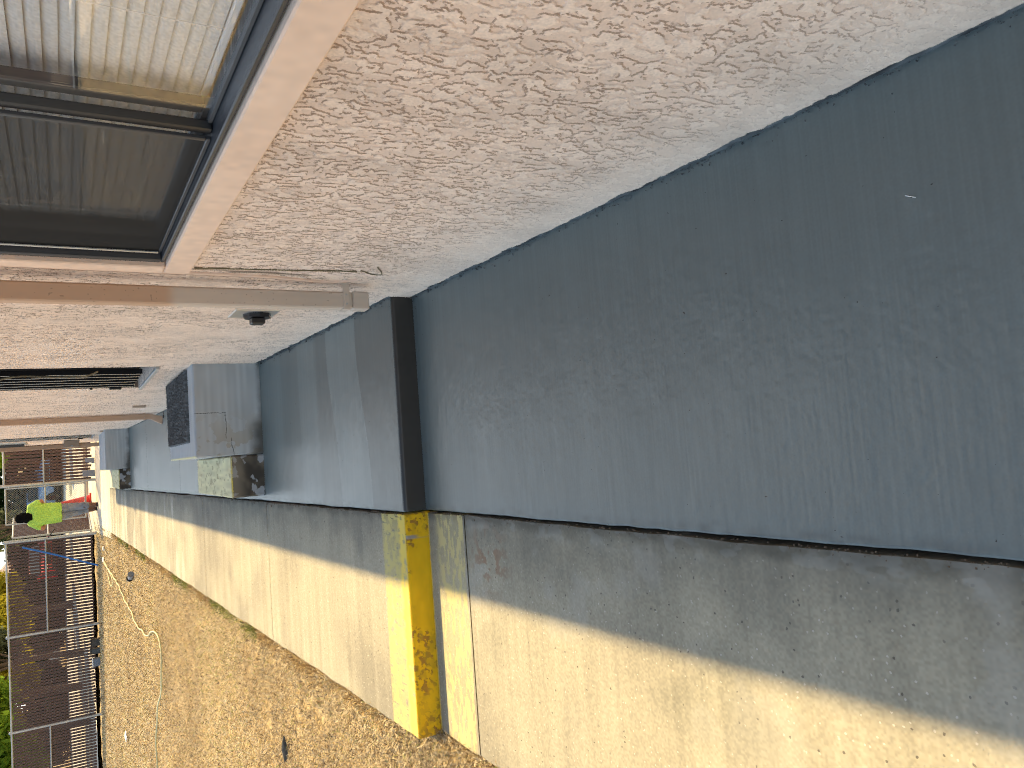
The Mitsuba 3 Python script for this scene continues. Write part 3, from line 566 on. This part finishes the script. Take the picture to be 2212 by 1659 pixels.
def wires(a, b, z0f, z1, pitch, hp, r, pf):
    """zig-zag wires of a chain link panel"""
    segs = []; n = int(abs(b-a)/pitch); s = np.sign(b-a)
    for d in (1, -1):
        for i in range(n+1):
            x0 = a+s*i*pitch; pts = []
            for h in (z0f, z1):
                x = x0+d*s*(h-z0f)*pitch/hp
                pts.append((x, h))
            (xa, ha), (xb, hb) = pts; lo, hi = min(a, b), max(a, b)
            # clip to the panel and wrap so that the slanting wires fill it
            for sh in (-2, -1, 0, 1, 2):
                xa2, xb2 = xa+sh*(n+1)*pitch, xb+sh*(n+1)*pitch
                t0, t1 = 0.0, 1.0
                if abs(xb2-xa2) > 1e-9:
                    ta, tb = (lo-xa2)/(xb2-xa2), (hi-xa2)/(xb2-xa2); t0, t1 = max(t0, min(ta, tb)), min(t1, max(ta, tb))
                if t1-t0 > 0.01: segs.append(cyl(pf(xa2+(xb2-xa2)*t0, ha+(hb-ha)*t0), pf(xa2+(xb2-xa2)*t1, ha+(hb-ha)*t1), r, n=4))
    return cat_(*segs)
tag(obj('chain_link', cat_(wires(-1.56, -7.6, 0.05, H, 0.0775, 0.105, 0.0011, lambda x, h: fpt(x, h, -0.012)), wires(0.88, -0.16, 0.05, H, 0.0775, 0.105, 0.0011, lambda x, h: fpt(x, h, -0.012))), 'mesh_wire', F), kind='stuff')
G = thing('closed_gate_leaf', 'see through chain link gate leaf without slats, right of the worker', 'gate')
gx0, gx1 = -0.26, -1.10
for h in (0.20, 1.04, 1.835): obj('rail', cyl(fpt(gx0, h), fpt(gx1, h), 0.018), 'galvanised', G, smooth=40)
for x in (gx0, gx1): obj('stile', cyl(fpt(x, 0.19), fpt(x, 1.85), 0.018), 'galvanised', G, smooth=40)
tag(obj('chain_link', wires(gx0, gx1, 0.2, 1.83, 0.052, 0.052, 0.0026, lambda x, h: fpt(x, h)), 'mesh_wire', G), kind='stuff')
G2 = thing('open_gate_leaf', 'slatted chain link gate leaf swung open away from the yard, left of the worker', 'gate')
A0, A1 = fpt(-1.44, 0)+[0, 0.1, 0], np.array([-1.03, fy(-1.44)+1.35, 0]); A1[2] = A0[2]+0.03
def gpt(t, h): return A0+(A1-A0)*t+np.array([0, 0, h])
for h in (0.08, 1.0, 1.72): obj('rail', cyl(gpt(0, h), gpt(1, h), 0.02), 'galvanised', G2, smooth=40)
for t in (0, 1): obj('stile', cyl(gpt(t, 0.06), gpt(t, 1.74), 0.024), 'galvanised', G2, smooth=40)
ang = math.degrees(math.atan2(*(A1-A0)[[1, 0]])); gslat = mikit.ply(box(-0.0285, 0.0285, -0.005, 0.005, 0.11, 1.70, 0.002), 'brown_slat')
for i in range(16):
    q = gpt((i+0.7)/16.5, 0); again('slat', gslat, G2, T().translate(q.tolist()).rotate([0, 0, 1], ang))
def gw(x, h): return gpt(x/1.4, h)+[-0.013, 0, 0]
tag(obj('chain_link', wires(0, 1.4, 0.08, 1.72, 0.0775, 0.105, 0.002, gw), 'mesh_wire', G2), kind='stuff')
obj('latch', cyl(fpt(-1.50, 1.0, -0.05), fpt(-1.30, 0.86, -0.02), 0.012), 'black_plastic', G2)

# ------------------------------------------------------------------ small things by the fence and on the lawn
k = obj('pole', tube([[-1.66, 21.70, 2.385], [-1.95, 21.66, 1.65], [-2.285, 21.52, 0.835]], 0.021, 10), 'blue_plastic', smooth=60); tag(k, 'blue plastic pole leaning against the slatted fence', 'pole')
def leaning(name, x0, x1, z0, z1, y, lab, chip=False):
    c = [[x, y+q*0.09+t, z] for x in (x0, x1) for t in (0, 0.018) for q, z in ((0, z0), (1, z1))]
    if chip: c = [[p[0]-(0.05 if (p[2] == z1 and p[0] == x0) else 0)*-1, p[1], p[2]] for p in c]
    k = obj(name, hexa(c, 0.002), 'slate_board'); tag(k, lab, 'board', 'slate boards leaning at the fence'); return k
b1 = leaning('slate_board', 0.190, 0.335, 0.838, 1.040, 21.28, 'slate grey board with a white sticker leaning at the fence foot', True)
obj('sticker', box(0.20, 0.232, 21.298, 21.3005, 0.905, 0.955, 0.0), 'white_plastic', b1)
leaning('slate_board', -0.115, 0.040, 0.84, 1.105, 21.28, 'larger plain slate grey board leaning at the fence foot beside the gate post')
def sbox(x, y, w, h, dark, lab, grp=None):
    z = float(base(y))-0.02; k = thing('utility_box', lab, 'box')
    obj('body', box(x-w/2, x+w/2, y-0.09, y+0.09, z, z+h, 0.006), dark, k); obj('lid', box(x-w/2-0.01, x+w/2+0.01, y-0.1, y+0.1, z+h+0.0005, z+h+0.022, 0.004), 'black_plastic' if dark != 'slate_board' else 'white_plastic', k)
sbox(-4.20, 22.02, 0.17, 0.19, 'black_plastic', 'black box at the fence foot, rightmost of the three small boxes')
sbox(-4.42, 22.08, 0.13, 0.20, 'rubber', 'dark box at the fence foot, middle one of the three small boxes')
sbox(-4.70, 22.14, 0.19, 0.16, 'slate_board', 'grey box with white lid at the fence foot, leftmost of the three small boxes')
hz = lambda x, y: [x, y, float(base(y))+0.006]
h1 = [(-2.0, 19.55), (-2.076, 18.56), (-2.10, 17.9), (-2.131, 17.3), (-2.171, 16.45), (-2.312, 15.32), (-2.384, 14.3), (-2.469, 13.78), (-2.44, 13.0), (-2.43, 12.56), (-2.36, 12.25), (-2.283, 12.0), (-2.215, 11.55), (-2.245, 11.25), (-2.444, 11.12), (-2.761, 11.16), (-3.223, 11.63), (-3.568, 11.86), (-4.109, 11.97), (-5.2, 12.0)]
pts = spline([hz(*q) for q in h1], 220); pts[:, 2] += 0.006*np.sin(np.arange(220)*0.5)+0.004
k = obj('garden_hose', tube(pts, 0.0115, 8), 'cream_hose', smooth=60); tag(k, 'long cream coloured hose trailing over the dry lawn', 'hose')
k = obj('hose_offcut', tube(spline([hz(*q) for q in [(-2.02, 19.3), (-2.14, 18.1), (-2.26, 17.7), (-2.36, 17.95), (-2.30, 18.5), (-2.21, 18.75)]], 60), 0.011, 8), 'cream_hose', smooth=60); tag(k, 'short hooked end of hose lying by the fence end of the lawn', 'hose')
def lump(p, s, seed, n=3):
    m = trimesh.creation.icosphere(n, 1.0); r = np.random.default_rng(seed); f = meshkit.fbm(m.vertices*1.6+seed) if hasattr(meshkit, 'fbm') else r.random(len(m.vertices))
    m.vertices = m.vertices*(0.75+0.6*(f-np.mean(f))[:, None]*1.5)*np.array(s)+np.array(p); return m
k = obj('charred_stick', lump([-1.955, 5.42, float(base(5.42))+0.004], [0.105, 0.020, 0.022], 4, 4), 'charred_wood', smooth=40); tag(k, 'short charred piece of wood lying in the dry grass', 'wood')
k = obj('plastic_bag', lump([-4.80, 15.98, float(base(15.98))+0.02], [0.11, 0.16, 0.03], 9), 'white_plastic', smooth=30); tag(k, 'crumpled white plastic bag on the far left of the lawn', 'bag')
for i, (x, y, s) in enumerate([(-1.72, 19.45, 0.07), (-1.98, 19.62, 0.08)]):
    k = obj('paper_scrap', lump([x, y, float(base(y))+0.02], [s, s*1.1, 0.03], 20+i, 2), 'white_plastic', smooth=30)
    tag(k, ['white paper scrap on the lawn nearest the open gate', 'white paper scrap beside the far end of the hose'][i], 'paper')
cz = float(base(14.1))
cup = obj('drink_cup', cyl([-1.70, 14.0, cz+0.035], [-1.79, 14.25, cz+0.03], 0.05, 0.036, 16), 'slate_board', smooth=40); tag(cup, 'dark crushed cup lying on its side on the lawn', 'cup')
obj('lid', cyl([-1.79, 14.25, cz+0.035], [-1.80, 14.27, cz+0.035], 0.055, 0.055, 16), 'black_plastic', cup)
k = obj('bristle', tube([[0.430, 0.8829, gl(0.8829)+0.003], [0.419, 0.861, gl(0.861)+0.004]], 0.0008, 5), 'white_plastic'); tag(k, 'pale loose brush bristle on the freshly painted floor', 'bristle')
vine = [(5.68, 1.287), (5.70, 1.32), (5.80, 1.42), (5.93, 1.54), (6.02, 1.66), (6.06, 1.76), (6.14, 1.86), (6.34, 1.93), (6.50, 2.03), (6.66, 2.12), (6.78, 2.25), (6.90, 2.6), (7.0, 3.0)]
c_ = lambda q, o: [float(W(q[0]))-o, q[0], q[1]]
V = thing('dry_vine', 'thin dry brown vine hanging across the black door', 'vine')
obj('stem', tube(spline([c_(q, 0.03+0.02*math.sin(i)) for i, q in enumerate(vine)], 90), 0.007, 6, rs=np.linspace(0.006, 0.010, 90)), 'twig_bark', V, smooth=60)
obj('twig', tube(spline([c_(q, 0.05) for q in [(6.9, 2.32), (7.12, 2.28), (7.32, 2.32), (7.5, 2.45)]], 30), 0.0035, 5), 'twig_bark', V, smooth=60)

# traffic cone behind the worker
K = thing('traffic_cone', 'plain red traffic cone standing beyond the gate', 'cone'); cx, cy = -0.76, 23.3; cz = float(base(cy))
prof = [(0.150, 0.03), (0.146, 0.035), (0.03, 0.66), (0.025, 0.68), (0.018, 0.685)]
cone = trimesh.creation.revolve(np.array([(0, 0.03)]+prof+[(0, 0.685)]), sections=28); cone.apply_translation([cx, cy, cz])
obj('body', cone, 'red_plastic', K, smooth=40); obj('foot', box(cx-0.2, cx+0.2, cy-0.2, cy+0.2, cz-0.003, cz+0.0295, 0.01), 'red_plastic', K)

# ------------------------------------------------------------------ the worker, seen from behind, walking away
fx, fyy = -0.90, 21.12; fz = float(base(fyy))-0.004
Pn = thing('person', 'person in a lime hi-vis shirt, jeans and boots walking away towards the gate', 'person')
def at(*q): return np.array(q, float)+np.array([fx, fyy, fz])
RH, RK, RA = at(0.095, 0.02, 0.88), at(0.10, 0.06, 0.48), at(0.105, -0.08, 0.10)
LH, LK, LA = at(-0.095, 0.02, 0.88), at(-0.045, 0.14, 0.49), at(-0.005, 0.16, 0.11)
RS, LS = at(0.185, 0.02, 1.355), at(-0.20, 0.02, 1.35)
RE, LE = at(0.295, 0.00, 1.155), at(-0.335, 0.02, 1.135)
RWr, LWr = at(0.20, 0.24, 1.10), at(-0.22, 0.25, 1.10)
HD = at(-0.055, 0.06, 1.535)
body = [(at(0, 0.02, 0.92), 0.075, at(0, 0.02, 1.1), 0.075), (at(0, 0.02, 1.1), 0.075, at(0, 0.02, 1.33), 0.075), (at(-0.13, 0.02, 1.33), 0.05, at(0.13, 0.02, 1.33), 0.05), (at(-0.1, 0.02, 0.9), 0.08, at(0.1, 0.02, 0.9), 0.08), (at(0, 0.01, 1.34), 0.07, at(-0.03, 0.03, 1.44), 0.055), (at(-0.03, 0.03, 1.44), 0.055, HD-[0, 0, 0.05], 0.06),
        (HD+[0, -0.01, 0.03], 0.088, HD+[0, 0.015, -0.02], 0.078), (HD+[0, 0.02, -0.03], 0.068, HD+[0, 0.05, -0.09], 0.045),
        (HD+[0, 0.09, 0.0], 0.016, HD+[0, 0.108, -0.03], 0.017), (HD+[0.082, 0.0, 0.0], 0.016, HD+[0.084, -0.005, 0.035], 0.02), (HD+[-0.082, 0.0, 0.0], 0.016, HD+[-0.084, -0.005, 0.035], 0.02),
        (RS, 0.058, RE, 0.050), (RE, 0.050, RWr, 0.03), (LS, 0.058, LE, 0.050), (LE, 0.050, LWr, 0.03),
        (RH, 0.085, RK, 0.055), (RK, 0.055, RA, 0.04), (LH, 0.085, LK, 0.055), (LK, 0.055, LA, 0.04)]
for Wp, s in ((RWr, -1), (LWr, 1)):
    pc = Wp+at(s*0.02, 0.075, -0.005)-at(0, 0, 0); body.append((Wp, 0.028, pc, 0.032))
    for j, lf in enumerate((0.062, 0.072, 0.068, 0.052)):
        o = pc+np.array([s*(-0.026+0.0175*j), 0.02, 0.010*(j-1.5)*-1]); k1 = o+np.array([s*0.012, lf*0.55, -0.005]); k2 = k1+np.array([s*0.016, lf*0.15, -0.032])
        body += [(o, 0.0095, k1, 0.009), (k1, 0.009, k2, 0.008)]
    th = pc+np.array([-s*0.03, -0.02, 0.012]); body += [(th, 0.012, th+np.array([-s*0.012, 0.045, 0.0]), 0.010), (th+np.array([-s*0.012, 0.045, 0.0]), 0.010, th+np.array([s*0.002, 0.075, -0.01]), 0.0085)]
obj('body', soft(body, 0.018, 6), 'skin', Pn, smooth=True)
shirt = [(at(0.095, 0.02, 0.79), 0.138, at(-0.105, 0.02, 0.79), 0.138), (at(0.105, 0.02, 1.0), 0.132, at(-0.115, 0.02, 1.0), 0.132), (at(0.125, 0.01, 1.25), 0.125, at(-0.14, 0.01, 1.25), 0.125), (RS-[0.02, 0, 0.0], 0.074, LS+[0.02, 0, 0.0], 0.074)]
ms = []
def cap(pts): return m3.Manifold.batch_hull([m3.Manifold.sphere(r_, 16).scale([1, 0.9, 1]).translate(list(map(float, p))) for p, r_ in pts])
levels = [[(s_[0], s_[1]), (s_[2], s_[3])] for s_ in shirt]
tor = cap(levels[0]+levels[1])+cap(levels[1]+levels[2])+cap(levels[2]+levels[3])+cap(levels[3]+[(at(-0.02, 0.02, 1.40), 0.07)])
tor = tor+cap([(RS, 0.078), (RE+(RS-RE)*0.34, 0.080)])+cap([(LS, 0.078), (LE+(LS-LE)*0.34, 0.082)])
tor = tor.trim_by_plane([0, 0, 1], float(fz+0.745))
a = tor.refine_to_length(0.02).to_mesh(); tm = trimesh.smoothing.filter_taubin(trimesh.Trimesh(a.vert_properties[:, :3], a.tri_verts), iterations=5)
nn = meshkit.fbm(tm.vertices*np.array([11, 11, 5.0])) if hasattr(meshkit, 'fbm') else 0
tm.vertices += tm.vertex_normals*(0.05*(nn-np.mean(nn)))[:, None]
obj('shirt', tm, 'hivis_cloth', Pn, smooth=True)
trous = [(RH+[0, 0, 0.0], 0.112, LH+[0, 0, 0.0], 0.112), (RH, 0.110, RK, 0.088), (RK, 0.088, RA+[0, 0.0, 0.12], 0.080), (LH, 0.110, LK, 0.088), (LK, 0.088, LA+[0, 0, 0.11], 0.078)]
tm = soft(trous, 0.025, 5); nn = meshkit.fbm(tm.vertices*np.array([14, 14, 10.0])) if hasattr(meshkit, 'fbm') else 0
tm.vertices += tm.vertex_normals*(0.03*(nn-np.mean(nn)))[:, None]; obj('trousers', tm, 'denim', Pn, smooth=True)
for A, lift in ((RA, 0.0), (LA, 0.0)):
    g0 = fz+0.004+(0.035*(A[1]-fyy) if True else 0)
    b_ = [(A+[0, 0, 0.16], 0.066, A+[0, 0, 0.0], 0.062), (np.array([A[0], A[1]-0.04, g0+0.05]), 0.048, np.array([A[0], A[1]+0.05, g0+0.052]), 0.05), (np.array([A[0], A[1]+0.05, g0+0.05]), 0.05, np.array([A[0]+0.01, A[1]+0.17, g0+0.042]), 0.041)]
    bm = soft(b_, 0.02, 4); bt = obj('boot', bm, 'boot_leather', Pn, smooth=True)
    obj('sole', hexa([[A[0]+x, A[1]+y, g0+z] for x in (-0.048, 0.052) for y in (-0.09, 0.20) for z in (0.0, 0.022)], 0.008), 'black_plastic', bt)
hair = [(HD+[0, -0.02, 0.05], 0.105, HD+[0, -0.015, -0.02], 0.112), (HD+[0.0, -0.03, -0.02], 0.112, HD+[0.005, -0.05, -0.16], 0.108), (HD+[-0.06, -0.03, -0.05], 0.06, HD+[-0.07, -0.03, -0.19], 0.05), (HD+[0.06, -0.03, -0.05], 0.06, HD+[0.07, -0.03, -0.17], 0.045)]
hm = soft(hair, 0.016, 4); nn = meshkit.fbm(hm.vertices*np.array([26, 26, 16.0])) if hasattr(meshkit, 'fbm') else 0
hm.vertices += hm.vertex_normals*(0.06*(nn-np.mean(nn)))[:, None]; obj('hair', hm, 'black_hair', Pn, smooth=True)

# ------------------------------------------------------------------ cars beyond the fence
def car(name, x, y, yaw, paint, label, sc=1.0):
    """nose along local -y; 1.75 wide, 4.4 long"""
    c = thing(name, label, 'car', None); z = float(base(y)); R = trimesh.transformations.rotation_matrix(math.radians(yaw), [0, 0, 1])
    def put(m): m = m.copy(); m.apply_scale(sc); m.apply_transform(R); m.apply_translation([x, y, z]); return m
    def loft(secs):
        return hull(np.concatenate([[[sx*w, yy, zz] for sx in (-1, 1)] for (yy, zz, w) in secs]))
    low = [(-2.2, 0.32, 0.74), (-2.25, 0.55, 0.78), (-2.15, 0.78, 0.76), (-1.0, 0.93, 0.80), (2.0, 0.95, 0.80), (2.2, 0.7, 0.80), (2.15, 0.32, 0.76), (0, 0.25, 0.85), (0, 0.70, 0.875), (0, 0.93, 0.82), (-1.5, 0.6, 0.86), (1.6, 0.6, 0.87)]
    m = loft(low); mf = m3.Manifold(m3.Mesh(np.asarray(m.vertices, np.float32), np.asarray(m.faces, np.uint32)))
    for wy in (-1.38, 1.35):
        mf = mf-m3.Manifold.cylinder(3, 0.36, 0.36, 28, True).rotate([0, 90, 0]).translate([0, wy, 0.33])
    a = mf.to_mesh(); bd = obj('body', put(trimesh.Trimesh(a.vert_properties[:, :3], a.tri_verts)), paint, c, smooth=30)
    obj('cabin', put(loft([(-1.05, 0.93, 0.76), (-0.35, 1.42, 0.60), (1.1, 1.45, 0.60), (1.95, 0.95, 0.72)])), paint, c, smooth=30)
    obj('windscreen', put(loft([(-1.02, 0.97, 0.70), (-0.42, 1.38, 0.56), (-0.99, 1.0, 0.70), (-1.07, 0.97, 0.70), (-0.46, 1.39, 0.56)])), 'car_glass', c)
    for s in (-1, 1):
        def wn(y0, y1, y2, y3): return hull([[s*(0.77-0.0), y0, 0.98], [s*0.772, y3, 0.98], [s*0.625, y1, 1.37], [s*0.625, y2, 1.37], [s*0.74, y0, 0.98], [s*0.74, y3, 0.98], [s*0.60, y1, 1.37], [s*0.60, y2, 1.37]])
        obj('side_window', put(wn(-0.80, -0.30, 0.25, 0.30)), 'car_glass', c); obj('side_window', put(wn(0.38, 0.35, 1.0, 1.5)), 'car_glass', c)
        obj('headlight', put(box(s*0.62-0.13, s*0.62+0.13, -2.27, -2.16, 0.60, 0.72, 0.02)), 'chrome', c); obj('mirror', put(box(s*0.93-0.09, s*0.93+0.09, -0.75, -0.62, 0.95, 1.07, 0.02)), paint, c)
        for wy in (-1.38, 1.35):
            wl = obj('wheel', put(cyl([s*0.64, wy, 0.33], [s*0.85, wy, 0.33], 0.325, n=26)), 'tyre', c, smooth=40); obj('rim', put(cyl([s*0.80, wy, 0.33], [s*0.856, wy, 0.33], 0.20, n=16)), 'chrome', wl)
    obj('grille', put(box(-0.45, 0.45, -2.275, -2.2, 0.48, 0.70, 0.02)), 'black_plastic', c); obj('bumper', put(box(-0.74, 0.74, -2.30, -2.12, 0.30, 0.44, 0.03)), 'tyre', c)
    return c
car('parked_car', -0.95, 43.2, 28, 'car_blue', 'pale blue parked car seen through the chain link gate')
car('parked_car', -4.1, 43.5, 14, 'car_red', 'red parked car glimpsed through the slats of the fence')

# ------------------------------------------------------------------ trees, hedge, house behind
def leaves(n, lobes, size, seed):
    r = np.random.default_rng(seed); wts = np.array([l[3]*l[4]*l[5] for l in lobes])**0.75; wts /= wts.sum()
    k = r.choice(len(lobes), n, p=wts); L = np.array(lobes)[k]
    d = r.normal(size=(n, 3)); d /= np.linalg.norm(d, axis=1, keepdims=True); rad = r.random(n)**0.42
    P = L[:, :3]+d*rad[:, None]*L[:, 3:6]
    f = meshkit.fbm(P*0.9+seed) if hasattr(meshkit, 'fbm') else r.random(n); keep = f > np.quantile(f, 0.25); P = P[keep]; n = len(P)
    a = r.normal(size=(n, 3)); a /= np.linalg.norm(a, axis=1, keepdims=True); b = np.cross(a, r.normal(size=(n, 3))); b /= np.linalg.norm(b, axis=1, keepdims=True)
    s = size*r.uniform(0.5, 1.3, n)[:, None]
    V = np.stack([P-a*s, P+b*s*0.45, P+a*s, P-b*s*0.45], 1).reshape(-1, 3); i = np.arange(n)*4
    return trimesh.Trimesh(V, np.vstack([np.stack([i, i+1, i+2], 1), np.stack([i, i+2, i+3], 1)]), process=False)
def tree(name, x, y, h, rad, mats, n, seed, label, low=0.25, size=0.13, cat='tree', group=None):
    r = np.random.default_rng(seed); z = float(base(y)); t = thing(name, label, cat, group)
    top = z+h; ls = []; limbs = [tube(spline([[x, y, z-0.2], [x+0.1, y, z+h*0.35], [x+r.normal(0, .2), y+r.normal(0, .2), z+h*0.75]], 14), 0.1, 8, rs=np.linspace(0.028*h, 0.008*h, 14))]
    for i in range(9):
        a = i*2.4+r.random(); q = r.uniform(low, 0.92); rr = rad*(0.35+0.5*math.sin(math.pi*min(1, q+0.1)))*r.uniform(0.6, 1.0)
        c = [x+math.cos(a)*rr, y+math.sin(a)*rr, z+h*q]; ls.append(c+[rad*r.uniform(0.35, 0.6), rad*r.uniform(0.35, 0.6), h*r.uniform(0.10, 0.17)])
        limbs.append(tube(spline([[x+0.05, y, z+h*q*0.55], [x+math.cos(a)*rr*0.5, y+math.sin(a)*rr*0.5, z+h*q*0.8], c], 8), 0.03, 5, rs=np.linspace(0.012*h, 0.004*h, 8)))
    obj('trunk', cat_(*limbs), 'bark', t)
    obj('crown', leaves(n, ls, size, seed), mats, t)
    return t
tree('leafy_tree', -9.4, 27.5, 5.0, 1.9, 'leaf_lime', 9000, 31, 'bright lime green tree behind the far left end of the fence', 0.35)
tree('leafy_tree', -7.4, 27.0, 4.4, 1.4, 'leaf_lime', 7000, 32, 'lime tree with grey leaves before it, second from the left', 0.35)
tree('leafy_tree', -7.3, 31.0, 4.6, 1.7, 'leaf_yellow', 8000, 33, 'yellow green tree behind the middle of the slatted fence', 0.35)
tree('leafy_tree', -5.9, 29.5, 4.3, 1.3, 'leaf_grey', 6000, 34, 'pale olive tree behind the fence post', 0.35)
tree('autumn_tree', -5.3, 36.0, 5.2, 1.9, 'leaf_yellow', 9000, 35, 'golden yellow tree above the fence, right of the tiled roof', 0.35)
tree('dark_tree', -0.4, 47.0, 10.0, 3.2, 'leaf_dark', 26000, 36, 'tall dark green tree above the gate', 0.08, 0.17)
tree('dark_tree', 2.6, 44.0, 9.0, 2.6, 'leaf_dark', 16000, 37, 'dark green tree partly hidden by the building', 0.08, 0.17)
tree('slim_tree', -2.1, 38.0, 5.0, 0.8, 'leaf_grey', 2600, 38, 'thin sparse tree against the white sky by the gate', 0.4, 0.09)
tree('conifer', -4.6, 75.0, 9.0, 1.6, 'leaf_grey', 7000, 39, 'distant grey green conifer left of the gap of sky', 0.15, 0.2)
tree('leafy_tree', 1.25, 36.0, 5.6, 0.9, 'leaf_lime', 4000, 40, 'yellow green foliage between the post and the wall end', 0.4)
ls = []
rh = np.random.default_rng(50)
for i in range(46):
    if i in (12, 13, 14, 15, 16, 24, 25, 26, 27): continue
    ls.append([-20+i*0.44, 44.5+rh.normal(0, .5), float(base(44))+rh.uniform(0.5, 1.6), 0.9, 0.9, 1.1])
tag(obj('hedge', leaves(30000, ls, 0.24, 51), 'hedge_leaf'), 'dark mass of undergrowth across the road behind the fence', 'undergrowth', kind='stuff')
Hs = thing('house', 'low house with a pinkish grey roof showing above the fence', 'house')
hx, hy = -6.9, 52.0; hz_ = float(base(hy))
obj('wall', box(hx-5, hx+1.9, hy, hy+6, hz_-0.5, hz_+2.4, 0.01), 'stucco', Hs)
obj('roof', hull([[hx-5.4, hy-0.5, hz_+2.405], [hx+2.3, hy-0.5, hz_+2.405], [hx-5.4, hy+6.5, hz_+2.405], [hx+2.3, hy+6.5, hz_+2.405], [hx-3.5, hy+3, hz_+3.9], [hx+0.6, hy+3, hz_+3.9]]), 'roof_tile', Hs)
obj('window', box(hx-1.5, hx, hy-0.03, hy-0.002, hz_+1.0, hz_+1.9, 0.005), 'car_glass', Hs)
